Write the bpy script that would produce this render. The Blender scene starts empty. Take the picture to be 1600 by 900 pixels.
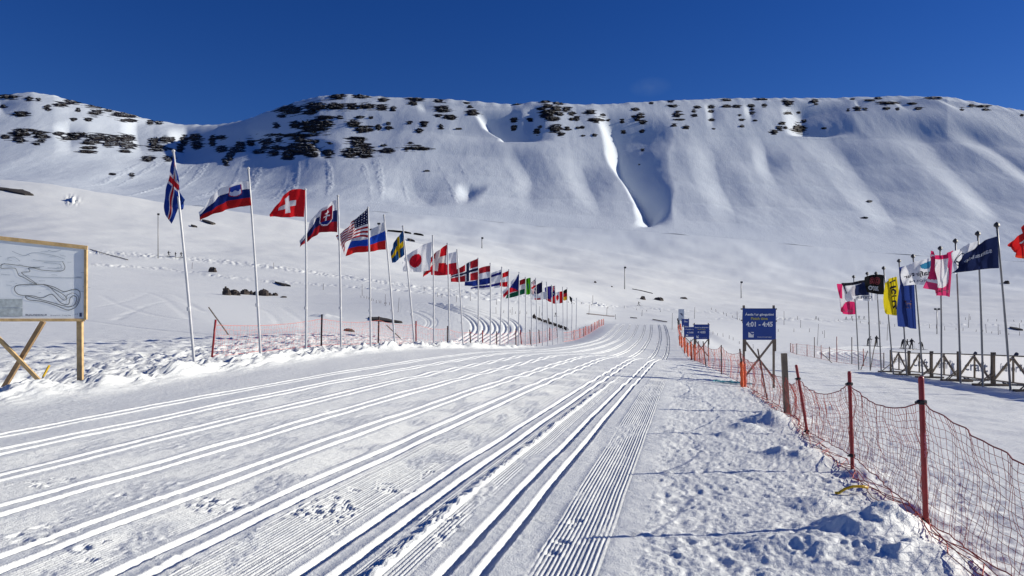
import bpy, math, random
import numpy as np
from mathutils import Vector, Matrix
random.seed(7); rng = np.random.RandomState(11)
sc = bpy.context.scene
C = sc.collection
# ------------------------------------------------------------------ camera, sky, sun
F = 1155.0; HZ = 475.0; CAMZ = 1.62
cam_d = bpy.data.cameras.new('camera'); cam = bpy.data.objects.new('camera', cam_d); C.objects.link(cam)
cam.location = (0, 0, CAMZ); cam.rotation_euler = (math.radians(90), 0, 0)
cam_d.sensor_width = 36; cam_d.lens = 36 * F / 1600.0; cam_d.shift_y = (HZ - 450) / 1600.0
cam_d.clip_start = 0.1; cam_d.clip_end = 20000
sc.camera = cam
SUN_EL = math.radians(21.5); SUN_AZ = math.radians(12)      # azimuth measured from +X towards +Y
sdir = Vector((math.cos(SUN_AZ) * math.cos(SUN_EL), math.sin(SUN_AZ) * math.cos(SUN_EL), math.sin(SUN_EL)))
W = bpy.data.worlds.new('World'); sc.world = W; W.use_nodes = True
nt = W.node_tree; nt.nodes.clear()
def N(nt, t, **k):
    n = nt.nodes.new(t)
    for a, b in k.items(): setattr(n, a, b)
    return n
wo = N(nt, 'ShaderNodeOutputWorld'); bg = N(nt, 'ShaderNodeBackground')
sky = N(nt, 'ShaderNodeTexSky', sky_type='NISHITA', sun_disc=False)
sky.sun_elevation = SUN_EL; sky.sun_rotation = math.radians(90) - SUN_AZ
sky.altitude = 1500; sky.air_density = 1.0; sky.dust_density = 0.1; sky.ozone_density = 5.0
bg.inputs['Strength'].default_value = 0.085
# polarised deep blue of a clear winter sky: more saturated than the raw model
hs = N(nt, 'ShaderNodeHueSaturation'); hs.inputs['Saturation'].default_value = 1.23; hs.inputs['Hue'].default_value = 0.521; hs.inputs['Value'].default_value = 0.80
nt.links.new(sky.outputs[0], hs.inputs['Color'])
# one faint wisp of cloud high above the ridge
tc = N(nt, 'ShaderNodeTexCoord'); mp = N(nt, 'ShaderNodeMapping')
cdir = Vector(((1016 - 800) / F, 1, (HZ - 136) / F)).normalized()
sub = N(nt, 'ShaderNodeVectorMath', operation='SUBTRACT'); sub.inputs[1].default_value = cdir
nt.links.new(tc.outputs['Generated'], sub.inputs[0])
mul = N(nt, 'ShaderNodeVectorMath', operation='MULTIPLY'); mul.inputs[1].default_value = (36, 0, 80)
nt.links.new(sub.outputs[0], mul.inputs[0])
ln = N(nt, 'ShaderNodeVectorMath', operation='LENGTH'); nt.links.new(mul.outputs[0], ln.inputs[0])
nz = N(nt, 'ShaderNodeTexNoise'); nz.inputs['Scale'].default_value = 45; nz.inputs['Detail'].default_value = 5
nt.links.new(tc.outputs['Generated'], nz.inputs['Vector'])
m1 = N(nt, 'ShaderNodeMath', operation='MULTIPLY_ADD'); m1.inputs[1].default_value = -1.0; m1.inputs[2].default_value = 1.0; m1.use_clamp = True
nt.links.new(ln.outputs['Value'], m1.inputs[0])
m2 = N(nt, 'ShaderNodeMath', operation='MULTIPLY'); nt.links.new(m1.outputs[0], m2.inputs[0]); nt.links.new(nz.outputs[0], m2.inputs[1])
m3 = N(nt, 'ShaderNodeMath', operation='MULTIPLY'); m3.inputs[1].default_value = 0.32; nt.links.new(m2.outputs[0], m3.inputs[0])
mx = N(nt, 'ShaderNodeMixRGB'); mx.inputs['Color2'].default_value = (2.0, 3.0, 4.6, 1)
nt.links.new(m3.outputs[0], mx.inputs['Fac']); nt.links.new(hs.outputs[0], mx.inputs['Color1'])
nt.links.new(mx.outputs[0], bg.inputs['Color']); nt.links.new(bg.outputs[0], wo.inputs['Surface'])
sun_d = bpy.data.lights.new('sun', 'SUN'); sun_d.energy = 4.6; sun_d.angle = math.radians(0.53); sun_d.color = (1.0, 0.94, 0.82)
sun = bpy.data.objects.new('sun', sun_d); C.objects.link(sun); sun.location = (50, 20, 60)
sun.rotation_euler = (-sdir).to_track_quat('-Z', 'Y').to_euler()
sc.view_settings.view_transform = 'Standard'; sc.view_settings.look = 'None'
sc.view_settings.exposure = 0.19; sc.view_settings.gamma = 1.0
sc.view_settings.use_curve_mapping = False
sc.cycles.max_bounces = 5; sc.cycles.diffuse_bounces = 2; sc.cycles.transparent_max_bounces = 8

# ------------------------------------------------------------------ materials
def mat(name, col, rough=0.7, metal=0.0, bump=0.0, bscale=30, var=0.0, vscale=4, trans=0.0, spec=0.5, two=None):
    m = bpy.data.materials.new(name); m.use_nodes = True
    t = m.node_tree; b = t.nodes['Principled BSDF']
    b.inputs['Base Color'].default_value = (*col, 1); b.inputs['Roughness'].default_value = rough
    b.inputs['Metallic'].default_value = metal; b.inputs['Specular IOR Level'].default_value = spec
    tc = N(t, 'ShaderNodeTexCoord')
    if var:
        n = N(t, 'ShaderNodeTexNoise'); n.inputs['Scale'].default_value = vscale; n.inputs['Detail'].default_value = 6
        t.links.new(tc.outputs['Object'], n.inputs['Vector'])
        r = N(t, 'ShaderNodeValToRGB'); r.color_ramp.elements[0].position = 0.3; r.color_ramp.elements[1].position = 0.7
        c2 = two or [min(1, c * (1 + var)) for c in col]
        r.color_ramp.elements[0].color = (*[c * (1 - var) for c in col], 1); r.color_ramp.elements[1].color = (*c2, 1)
        t.links.new(n.outputs[0], r.inputs[0]); t.links.new(r.outputs[0], b.inputs['Base Color'])
    if bump:
        n = N(t, 'ShaderNodeTexNoise'); n.inputs['Scale'].default_value = bscale; n.inputs['Detail'].default_value = 5
        t.links.new(tc.outputs['Object'], n.inputs['Vector'])
        bp = N(t, 'ShaderNodeBump'); bp.inputs['Strength'].default_value = 1; bp.inputs['Distance'].default_value = bump
        t.links.new(n.outputs[0], bp.inputs['Height']); t.links.new(bp.outputs[0], b.inputs['Normal'])
    return m

def snow_mat(name, bumps, col=(0.885, 0.905, 0.875), stretch=None, rough=0.55, tint=0.03):
    m = bpy.data.materials.new(name); m.use_nodes = True
    t = m.node_tree; b = t.nodes['Principled BSDF']
    b.inputs['Roughness'].default_value = rough; b.inputs['Specular IOR Level'].default_value = 0.3
    tc = N(t, 'ShaderNodeTexCoord')
    prev = None
    for (sc_, dist, det, st) in bumps:
        mp = N(t, 'ShaderNodeMapping'); mp.inputs['Scale'].default_value = st
        t.links.new(tc.outputs['Object'], mp.inputs['Vector'])
        n = N(t, 'ShaderNodeTexNoise'); n.inputs['Scale'].default_value = sc_; n.inputs['Detail'].default_value = det
        n.inputs['Roughness'].default_value = 0.6
        t.links.new(mp.outputs[0], n.inputs['Vector'])
        bp = N(t, 'ShaderNodeBump'); bp.inputs['Distance'].default_value = dist
        t.links.new(n.outputs[0], bp.inputs['Height'])
        if prev: t.links.new(prev.outputs[0], bp.inputs['Normal'])
        prev = bp
    if prev: t.links.new(prev.outputs[0], b.inputs['Normal'])
    n = N(t, 'ShaderNodeTexNoise'); n.inputs['Scale'].default_value = bumps[0][0] * 0.35; n.inputs['Detail'].default_value = 4
    t.links.new(tc.outputs['Object'], n.inputs['Vector'])
    r = N(t, 'ShaderNodeValToRGB'); r.color_ramp.elements[0].position = 0.3; r.color_ramp.elements[1].position = 0.7
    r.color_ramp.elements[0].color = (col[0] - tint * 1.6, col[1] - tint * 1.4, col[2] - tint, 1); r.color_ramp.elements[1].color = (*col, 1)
    t.links.new(n.outputs[0], r.inputs[0]); t.links.new(r.outputs[0], b.inputs['Base Color'])
    return m

M_snow = snow_mat('snow_groomed', [(9, 0.018, 6, (1, 1, 1)), (80, 0.006, 3, (1, 1, 1))])
M_snow_mid = snow_mat('snow_field', [(0.25, 0.14, 8, (1, 1.5, 1)), (3.0, 0.03, 4, (1, 1, 1))])
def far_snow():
    # snow darker and bluer with distance: dimmer grazing light painted into the colour
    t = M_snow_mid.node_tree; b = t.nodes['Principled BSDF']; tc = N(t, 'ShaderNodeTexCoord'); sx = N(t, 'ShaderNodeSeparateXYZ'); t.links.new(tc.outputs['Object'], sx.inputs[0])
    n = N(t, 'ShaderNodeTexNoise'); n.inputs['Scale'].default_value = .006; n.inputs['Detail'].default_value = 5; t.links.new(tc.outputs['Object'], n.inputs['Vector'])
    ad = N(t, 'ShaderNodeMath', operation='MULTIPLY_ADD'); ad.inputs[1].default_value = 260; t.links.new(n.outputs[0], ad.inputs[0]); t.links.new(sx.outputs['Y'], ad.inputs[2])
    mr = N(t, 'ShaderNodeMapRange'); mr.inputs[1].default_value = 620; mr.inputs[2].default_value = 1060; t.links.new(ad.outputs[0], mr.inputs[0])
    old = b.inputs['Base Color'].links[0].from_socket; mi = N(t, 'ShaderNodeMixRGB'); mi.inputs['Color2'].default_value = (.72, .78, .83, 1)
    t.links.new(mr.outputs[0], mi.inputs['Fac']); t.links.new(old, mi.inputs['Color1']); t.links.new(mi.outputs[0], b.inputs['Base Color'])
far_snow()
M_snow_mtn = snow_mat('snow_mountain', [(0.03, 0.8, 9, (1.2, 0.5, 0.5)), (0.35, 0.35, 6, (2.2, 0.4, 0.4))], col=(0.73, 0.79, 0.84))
M_wood = mat('new_timber', (0.62, 0.42, 0.19), 0.65, bump=0.004, bscale=40, var=0.25, vscale=9)
M_wood_d = mat('weathered_timber', (0.16, 0.125, 0.09), 0.8, bump=0.004, bscale=50, var=0.3, vscale=7)
M_wood_g = mat('grey_timber', (0.21, 0.165, 0.12), 0.85, bump=0.004, bscale=50, var=0.25, vscale=5)
M_alu = mat('white_flagpole_paint', (0.62, 0.62, 0.62), 0.35, var=0.12, vscale=3)
M_steel = mat('grey_steel_pole', (0.24, 0.235, 0.23), 0.45, 0.3, var=0.15, vscale=3)
M_dark = mat('dark_metal', (0.03, 0.03, 0.035), 0.5)
M_red = mat('red_plastic_post', (0.30, 0.016, 0.02), 0.4, var=0.2, vscale=20)
M_black = mat('black_plastic', (0.015, 0.015, 0.016), 0.5)
M_dkpost = mat('dark_fence_post', (0.05, 0.022, 0.02), 0.6, var=0.3)
M_orange = mat('orange_wrap', (0.85, 0.13, 0.03), 0.6, bump=0.01, bscale=30, var=0.2, vscale=12)
M_net = mat('red_net_cord', (0.42, 0.05, 0.035), 0.7)
M_rope = mat('net_edge_rope', (0.22, 0.015, 0.02), 0.7)
M_netpale = mat('orange_net_cord', (0.75, 0.16, 0.10), 0.7)
M_blue = mat('blue_sign_sheet', (0.008, 0.045, 0.26), 0.4, var=0.08, vscale=3)
M_white = mat('white_print', (0.8, 0.8, 0.8), 0.5)
M_yel = mat('olive_yellow_print', (0.42, 0.38, 0.08), 0.5)
M_yhose = mat('yellow_plastic', (0.85, 0.52, 0.01), 0.4, bump=0.002, bscale=80)
M_teal = mat('teal_netting', (0.12, 0.45, 0.5), 0.6, bump=0.01, bscale=60)
M_map = mat('map_sheet', (0.80, 0.85, 0.88), 0.4, var=0.05, vscale=3.0, two=(0.88, 0.91, 0.92))
M_ink = mat('grey_map_ink', (0.09, 0.10, 0.11), 0.5)
M_ink_b = mat('faint_map_ink', (0.30, 0.36, 0.42), 0.5)
M_inset = mat('map_inset', (0.45, 0.50, 0.50), 0.5, var=0.25, vscale=14)
M_banner = mat('banner_back', (0.72, 0.72, 0.74), 0.6, var=0.06, vscale=2)
_t = M_banner.node_tree; _tr = N(_t, 'ShaderNodeBsdfTranslucent'); _tr.inputs['Color'].default_value = (.75, .75, .77, 1); _mi = N(_t, 'ShaderNodeMixShader'); _mi.inputs[0].default_value = .5
_t.links.new(_t.nodes['Principled BSDF'].outputs[0], _mi.inputs[1]); _t.links.new(_tr.outputs[0], _mi.inputs[2]); _t.links.new(_mi.outputs[0], _t.nodes['Material Output'].inputs['Surface'])
M_banner_ink = mat('banner_ink', (0.33, 0.36, 0.42), 0.6)
M_cloth_b = mat('black_ski_clothing', (0.012, 0.012, 0.016), 0.8)
M_cloth_n = mat('navy_ski_clothing', (0.02, 0.03, 0.07), 0.8)
M_cloth_r = mat('red_trousers', (0.35, 0.02, 0.02), 0.8)
M_skin = mat('skin', (0.45, 0.26, 0.18), 0.6)
M_ski = mat('ski', (0.10, 0.10, 0.12), 0.4)
M_bare = mat('bare_ground', (0.045, 0.038, 0.032), 0.9, bump=0.05, bscale=3, var=0.4, vscale=1.0)
M_boulder = mat('boulder_stone', (0.055, 0.042, 0.035), 0.85, bump=0.06, bscale=4, var=0.45, vscale=2)

def rock_mat():
    m = bpy.data.materials.new('basalt_with_snow_on_ledges'); m.use_nodes = True
    t = m.node_tree; b = t.nodes['Principled BSDF']; b.inputs['Roughness'].default_value = 0.9
    tc = N(t, 'ShaderNodeTexCoord'); mp = N(t, 'ShaderNodeMapping'); mp.inputs['Scale'].default_value = (0.6, 0.5, 2.6)
    t.links.new(tc.outputs['Object'], mp.inputs['Vector'])
    n = N(t, 'ShaderNodeTexNoise'); n.inputs['Scale'].default_value = 0.16; n.inputs['Detail'].default_value = 6
    t.links.new(mp.outputs[0], n.inputs['Vector'])
    bp = N(t, 'ShaderNodeBump'); bp.inputs['Distance'].default_value = 2.2
    t.links.new(n.outputs[0], bp.inputs['Height'])
    ge = N(t, 'ShaderNodeSeparateXYZ'); t.links.new(bp.outputs[0], ge.inputs[0])
    n2 = N(t, 'ShaderNodeTexNoise'); n2.inputs['Scale'].default_value = 0.35; n2.inputs['Detail'].default_value = 5
    t.links.new(mp.outputs[0], n2.inputs['Vector'])
    ad = N(t, 'ShaderNodeMath', operation='MULTIPLY_ADD'); ad.inputs[1].default_value = 0.5
    t.links.new(n2.outputs[0], ad.inputs[0]); t.links.new(ge.outputs['Z'], ad.inputs[2])
    r = N(t, 'ShaderNodeValToRGB'); r.color_ramp.elements[0].position = 1.08; r.color_ramp.elements[1].position = 1.14
    mm = N(t, 'ShaderNodeMapRange'); mm.inputs[1].default_value = 1.19; mm.inputs[2].default_value = 1.25
    t.links.new(ad.outputs[0], mm.inputs[0])
    rc = N(t, 'ShaderNodeMixRGB'); rc.inputs['Color1'].default_value = (0.007, 0.006, 0.007, 1); rc.inputs['Color2'].default_value = (0.019, 0.014, 0.013, 1)
    t.links.new(n2.outputs[0], rc.inputs['Fac'])
    mi = N(t, 'ShaderNodeMixRGB'); mi.inputs['Color2'].default_value = (0.68, 0.75, 0.80, 1)
    t.links.new(mm.outputs[0], mi.inputs['Fac']); t.links.new(rc.outputs[0], mi.inputs['Color1'])
    t.links.new(mi.outputs[0], b.inputs['Base Color']); t.links.new(bp.outputs[0], b.inputs['Normal'])
    t.nodes.remove(r)
    return m
M_rock = rock_mat()

def cloth_mat():
    m = bpy.data.materials.new('printed_flag_cloth'); m.use_nodes = True
    t = m.node_tree; b = t.nodes['Principled BSDF']; out = t.nodes['Material Output']
    a = N(t, 'ShaderNodeAttribute', attribute_name='print')
    b.inputs['Roughness'].default_value = 0.75; b.inputs['Specular IOR Level'].default_value = 0.15
    t.links.new(a.outputs['Color'], b.inputs['Base Color'])
    tr = N(t, 'ShaderNodeBsdfTranslucent'); t.links.new(a.outputs['Color'], tr.inputs['Color'])
    mi = N(t, 'ShaderNodeMixShader'); mi.inputs[0].default_value = 0.38
    t.links.new(b.outputs[0], mi.inputs[1]); t.links.new(tr.outputs[0], mi.inputs[2]); t.links.new(mi.outputs[0], out.inputs['Surface'])
    tc = N(t, 'ShaderNodeTexCoord'); n = N(t, 'ShaderNodeTexNoise'); n.inputs['Scale'].default_value = 5; n.inputs['Detail'].default_value = 3
    t.links.new(tc.outputs['Object'], n.inputs['Vector'])
    bp = N(t, 'ShaderNodeBump'); bp.inputs['Distance'].default_value = 0.05; t.links.new(n.outputs[0], bp.inputs['Height'])
    t.links.new(bp.outputs[0], b.inputs['Normal'])
    return m
M_cloth = cloth_mat()

# ------------------------------------------------------------------ helpers
def link(o, parent=None):
    C.objects.link(o)
    if parent is not None: o.parent = parent
    return o
def tag(o, label=None, cat=None, group=None, kind=None):
    if label: o['label'] = label
    if cat: o['category'] = cat
    if group: o['group'] = group
    if kind: o['kind'] = kind
    return o
def thing(name, label, cat, loc=(0, 0, 0), group=None, rz=0):
    o = bpy.data.objects.new(name, None); o.empty_display_size = 0.3; C.objects.link(o)
    o.location = loc; o.rotation_euler = (0, 0, rz); tag(o, label, cat, group); return o
class MB:
    def __init__(s): s.v = []; s.f = []
    def add(s, vs, fs):
        n = len(s.v); s.v += [tuple(v) for v in vs]; s.f += [tuple(i + n for i in f) for f in fs]; return s
    def box(s, c, size, rot=None):
        sx, sy, sz = [k / 2 for k in size]
        vs = [Vector((x, y, z)) for x in (-sx, sx) for y in (-sy, sy) for z in (-sz, sz)]
        if rot is not None: vs = [rot @ v for v in vs]
        vs = [v + Vector(c) for v in vs]
        return s.add(vs, [(0, 1, 3, 2), (4, 6, 7, 5), (0, 4, 5, 1), (2, 3, 7, 6), (0, 2, 6, 4), (1, 5, 7, 3)])
    def beam(s, a, b, w, d, up=(0, 0, 1), jit=0):
        a = Vector(a); b = Vector(b); z = (b - a); L = z.length; z.normalize()
        u = Vector(up)
        if abs(u.dot(z)) > 0.95: u = Vector((0, 1, 0))
        x = u.cross(z).normalized(); y = z.cross(x)
        vs = []
        for k in (0, 1):
            p = a + z * L * k
            for (i, j) in ((-1, -1), (1, -1), (1, 1), (-1, 1)): vs.append(p + x * w / 2 * i + y * d / 2 * j)
        return s.add(vs, [(3, 2, 1, 0), (4, 5, 6, 7), (0, 1, 5, 4), (1, 2, 6, 5), (2, 3, 7, 6), (3, 0, 4, 7)])
    def tube(s, pts, rad, n=8, cap=True):
        pts = [Vector(p) for p in pts]; rads = rad if hasattr(rad, '__len__') else [rad] * len(pts)
        base = len(s.v); prev = None
        for i, p in enumerate(pts):
            t = (pts[min(i + 1, len(pts) - 1)] - pts[max(i - 1, 0)]).normalized()
            if prev is None:
                u = Vector((0, 0, 1)) if abs(t.z) < 0.9 else Vector((1, 0, 0))
                x = u.cross(t).normalized()
            else:
                x = (prev - t * prev.dot(t)).normalized()
            prev = x; y = t.cross(x)
            for k in range(n):
                a = 2 * math.pi * k / n
                s.v.append(tuple(p + (x * math.cos(a) + y * math.sin(a)) * rads[i]))
        for i in range(len(pts) - 1):
            for k in range(n):
                a = base + i * n + k; b = base + i * n + (k + 1) % n
                s.f.append((a, b, b + n, a + n))
        if cap:
            s.f.append(tuple(base + k for k in range(n))[::-1]); s.f.append(tuple(base + (len(pts) - 1) * n + k for k in range(n)))
        return s
    def build(s, name, m, parent=None, smooth=False, bevel=0):
        me = bpy.data.meshes.new(name); me.from_pydata([tuple(v) for v in s.v], [], s.f); me.update()
        me.materials.append(m)
        if smooth: me.shade_smooth()
        o = bpy.data.objects.new(name, me); link(o, parent)
        if bevel:
            bv = o.modifiers.new('bevel', 'BEVEL'); bv.width = bevel; bv.segments = 2; bv.limit_method = 'ANGLE'
        return o
def npmesh(name, verts, quads, m, smooth=True):
    me = bpy.data.meshes.new(name)
    me.vertices.add(len(verts)); me.vertices.foreach_set('co', np.ascontiguousarray(verts, dtype=np.float32).ravel())
    nq = len(quads); k = quads.shape[1]
    me.loops.add(nq * k); me.loops.foreach_set('vertex_index', np.ascontiguousarray(quads, dtype=np.int32).ravel())
    me.polygons.add(nq); me.polygons.foreach_set('loop_start', np.arange(0, nq * k, k, dtype=np.int32))
    me.polygons.foreach_set('use_smooth', np.full(nq, smooth))
    me.update(calc_edges=True); me.materials.append(m)
    return me
def gridquads(nr, nc):
    i = np.arange(nr - 1)[:, None] * nc + np.arange(nc - 1)[None, :]
    i = i.ravel()
    return np.stack([i, i + 1, i + nc + 1, i + nc], 1)

# numpy gradient noise
_perm = np.random.RandomState(3).permutation(512); _perm = np.concatenate([_perm, _perm])
_g = np.random.RandomState(5).rand(512) * 2 * np.pi; _gx = np.cos(_g); _gy = np.sin(_g)
def pn(x, y):
    xi = np.floor(x).astype(np.int64); yi = np.floor(y).astype(np.int64); xf = x - xi; yf = y - yi
    u = xf * xf * xf * (xf * (xf * 6 - 15) + 10); v = yf * yf * yf * (yf * (yf * 6 - 15) + 10)
    def g(ix, iy, dx, dy):
        h = _perm[(_perm[ix & 511] + iy) & 511]; return _gx[h] * dx + _gy[h] * dy
    a = g(xi, yi, xf, yf); b = g(xi + 1, yi, xf - 1, yf); c = g(xi, yi + 1, xf, yf - 1); d = g(xi + 1, yi + 1, xf - 1, yf - 1)
    return 1.5 * ((a + (b - a) * u) + ((c + (d - c) * u) - (a + (b - a) * u)) * v)
def fbm(x, y, o=4, g=0.5):
    s = 0; a = 1
    for k in range(o): s = s + a * pn(x + 17.3 * k, y - 9.1 * k); a *= g; x = x * 2.03; y = y * 2.03
    return s
def sstep(a, b, x):
    t = np.clip((x - a) / (b - a), 0, 1); return t * t * (3 - 2 * t)

# ------------------------------------------------------------------ the lie of the land
SL = 0.235                                            # tracks run this much to the right per metre ahead
def curve(Y):
    k = np.clip(Y - 45, 0, None) / 61.0
    return -1.8 * k * k / (1 + 0.15 * k)
nearY = np.array([-30, 0, 5, 10, 15, 20, 25, 30, 38, 46, 60, 78, 95, 110, 130, 170], float)
nearX = np.array([-200, -60, -25, -14.5, -12.6, -8.5, -1.36, 1.7, 5, 12, 30, 200], float)
nearZ = np.array([
 [-1.5,-1.5,-1.5,-1.5,-1.5,-1.5,-1.5,-1.5,-1.5,-1.5,-1.4,-0.9,0.2,1.4,3.4,8],
 [-1.5,-1.5,-1.5,-1.5,-1.5,-1.5,-1.5,-1.5,-1.5,-1.5,-1.4,-0.9,0.2,1.4,3.4,8],
 [-1.6,-1.6,-1.6,-1.6,-1.6,-1.6,-1.6,-1.6,-1.65,-1.8,-2.2,-2.6,-2.6,-2.4,-2,-1],
 [-1.6,-1.6,-1.6,-1.62,-1.64,-1.66,-1.68,-1.75,-2.1,-2.72,-3.4,-3.9,-3.9,-3.6,-3,-2],
 [-1.6,-1.6,-1.6,-1.62,-1.6,-1.58,-1.62,-1.78,-2.25,-2.80,-3.5,-4.1,-3.9,-3.4,-3.3,-3],
 [-1.62,-1.62,-1.62,-1.63,-1.65,-1.72,-1.83,-1.98,-2.4,-2.8,-3.3,-3.65,-3.4,-3.1,-3.3,-3.6],
 [-1.62,-1.62,-1.64,-1.75,-1.88,-2.03,-2.19,-2.35,-2.85,-3.45,-3.75,-3.7,-3.45,-3.2,-3.5,-4],
 [-1.62,-1.64,-1.70,-1.85,-2.05,-2.3,-2.52,-2.75,-3.1,-3.5,-3.8,-3.85,-3.7,-3.5,-3.8,-4.2],
 [-1.65,-1.68,-1.75,-1.97,-2.25,-2.6,-2.82,-3.0,-3.4,-3.8,-4.2,-4.6,-4.9,-5.1,-5.2,-5.3],
 [-1.7,-1.75,-1.9,-2.2,-2.48,-2.8,-3.08,-3.35,-3.8,-4.25,-4.8,-5.4,-6.0,-6.3,-6.6,-6.8],
 [-1.8,-1.9,-2.05,-2.4,-2.7,-3.0,-3.25,-3.5,-4,-4.5,-5.2,-5.8,-6.4,-6.7,-7.1,-7.6],
 [-1.8,-1.9,-2.05,-2.4,-2.7,-3.0,-3.25,-3.5,-4,-4.5,-5.2,-5.8,-6.4,-6.7,-7.1,-7.6]], float)
farY = np.array([60,78,95,110,130,160,200,250,300,350,450,600,800,950], float)
farU = np.array([-2600, 0, 250, 500, 700, 850, 970, 1060, 1200, 1400, 1600, 4200], float)
farZ = np.array([
 [-1.2,-.5,.6,1.8,3.8,7.5,14,26,44,62,90,110,130,160],
 [-1.2,-.5,.6,1.8,3.8,7.5,14,24,37,51,75,81,100,140],
 [-1.4,-.9,-.2,.8,2.4,5.5,11.2,19.5,29.5,41,62,68,92,128],
 [-2.6,-2.4,-2,-1,.5,3,7.5,14,22,30,48.5,58,88,123],
 [-3.6,-3.8,-3.0,-1.0,.8,2.0,4.6,8,13,19,32,48,80,112],
 [-3.6,-4.1,-3.9,-3.2,-1.9,-.6,1.2,3.5,7,11,19,34,66,100],
 [-3.4,-3.65,-3.4,-3.1,-3.4,-3.4,-2.8,-1.8,-.2,5.0,13,27,58,95],
 [-3.75,-3.8,-3.8,-3.6,-3.9,-4,-3.8,-3.2,-2,0,7,22,52,90],
 [-4.4,-4.9,-5.2,-5.4,-5.5,-5.5,-5.3,-5,-4.3,-3,1,13,42,80],
 [-5,-5.6,-6.2,-6.5,-6.9,-7.2,-7.4,-7.3,-7,-6.3,-3,6,30,65],
 [-5.2,-5.9,-6.6,-7,-7.5,-7.9,-8.2,-8.2,-8,-7.3,-4,4,25,55],
 [-5.2,-5.9,-6.6,-7,-7.5,-7.9,-8.2,-8.2,-8,-7.3,-4,4,25,55]], float)
def cub(xk, yk, x):
    """cubic (finite-difference tangent, limited) interpolation along the last axis of yk; returns [..., len(x)]"""
    d = np.diff(yk, axis=-1) / np.diff(xk)
    m = np.empty_like(yk); m[..., 0] = d[..., 0]; m[..., -1] = d[..., -1]
    a = d[..., :-1]; b = d[..., 1:]
    h = (a * b > 0)
    m[..., 1:-1] = np.where(h, 2 * a * b / np.where(h, a + b, 1), 0)
    x = np.clip(x, xk[0], xk[-1]); i = np.clip(np.searchsorted(xk, x) - 1, 0, len(xk) - 2)
    hh = xk[i + 1] - xk[i]; t = (x - xk[i]) / hh
    return (2*t**3 - 3*t**2 + 1) * yk[..., i] + (t**3 - 2*t**2 + t) * hh * m[..., i] + (-2*t**3 + 3*t**2) * yk[..., i+1] + (t**3 - t**2) * hh * m[..., i+1]
class Tab:
    def __init__(s, xk, yk, z, y0, y1, n, logy):
        s.logy = logy; s.yg = np.linspace(y0, y1, n)
        yy = np.exp(s.yg) if logy else s.yg
        zz = cub(yk, z, yy)                       # [nx, n]
        s.xw = xk; s.xg = np.unique(np.concatenate([np.linspace(xk[1], xk[-2], 500), xk]))
        s.z = cub(xk, zz.T, s.xg).T               # [nxg, n]
    def __call__(s, x, y):
        if s.logy: y = np.log(np.maximum(y, 1))
        x = np.clip(x, s.xg[0], s.xg[-1]); y = np.clip(y, s.yg[0], s.yg[-1])
        i = np.clip(np.searchsorted(s.xg, x) - 1, 0, len(s.xg) - 2); fx = (x - s.xg[i]) / (s.xg[i+1] - s.xg[i])
        q = (y - s.yg[0]) / (s.yg[1] - s.yg[0]); j = np.clip(np.floor(q).astype(int), 0, len(s.yg) - 2); fy = q - j
        return (s.z[i, j] * (1-fx) + s.z[i+1, j] * fx) * (1-fy) + (s.z[i, j+1] * (1-fx) + s.z[i+1, j+1] * fx) * fy
T_near = Tab(nearX, nearY, nearZ, -30, 170, 600, False)
T_far = Tab(farU, farY, farZ, math.log(60), math.log(950), 600, True)
ridge_uv = np.array([(-2600,215),(-900,190),(-300,160),(0,148),(50,144),(85,149),(110,157),(160,169),(200,178),(240,188),(290,195),(340,195),(385,187),(440,166),(470,157),(500,150),(540,147),(600,151),(700,155),(800,163),(850,157),(900,163),(960,162),(1040,157),(1150,153),(1300,153),(1400,150),(1480,151),(1540,162),(1600,173),(1800,205),(2400,240),(4200,260)], float)
_ru = np.arange(-2600, 4201, 4.0); _rv = np.interp(_ru, ridge_uv[:,0], ridge_uv[:,1])
_k = np.exp(-np.linspace(-2.5, 2.5, 61) ** 2); _k /= _k.sum(); _rs = np.convolve(np.pad(_rv, 30, mode='edge'), _k, 'valid')
def ridgeV(u): return np.interp(u, _ru, _rv)
def ridgeVs(u): return np.interp(u, _ru, _rs)
def ridgeY(u): return 1600 + 60*np.sin(u/170.0) + 50*np.exp(-((u-300)/120.0)**2) - 40*np.exp(-((u-500)/90.0)**2)
def prof(s):
    return np.interp(s, [0,.15,.3,.45,.6,.75,.88,.96,1], [0,.085,.19,.33,.49,.67,.855,.965,1])
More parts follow.
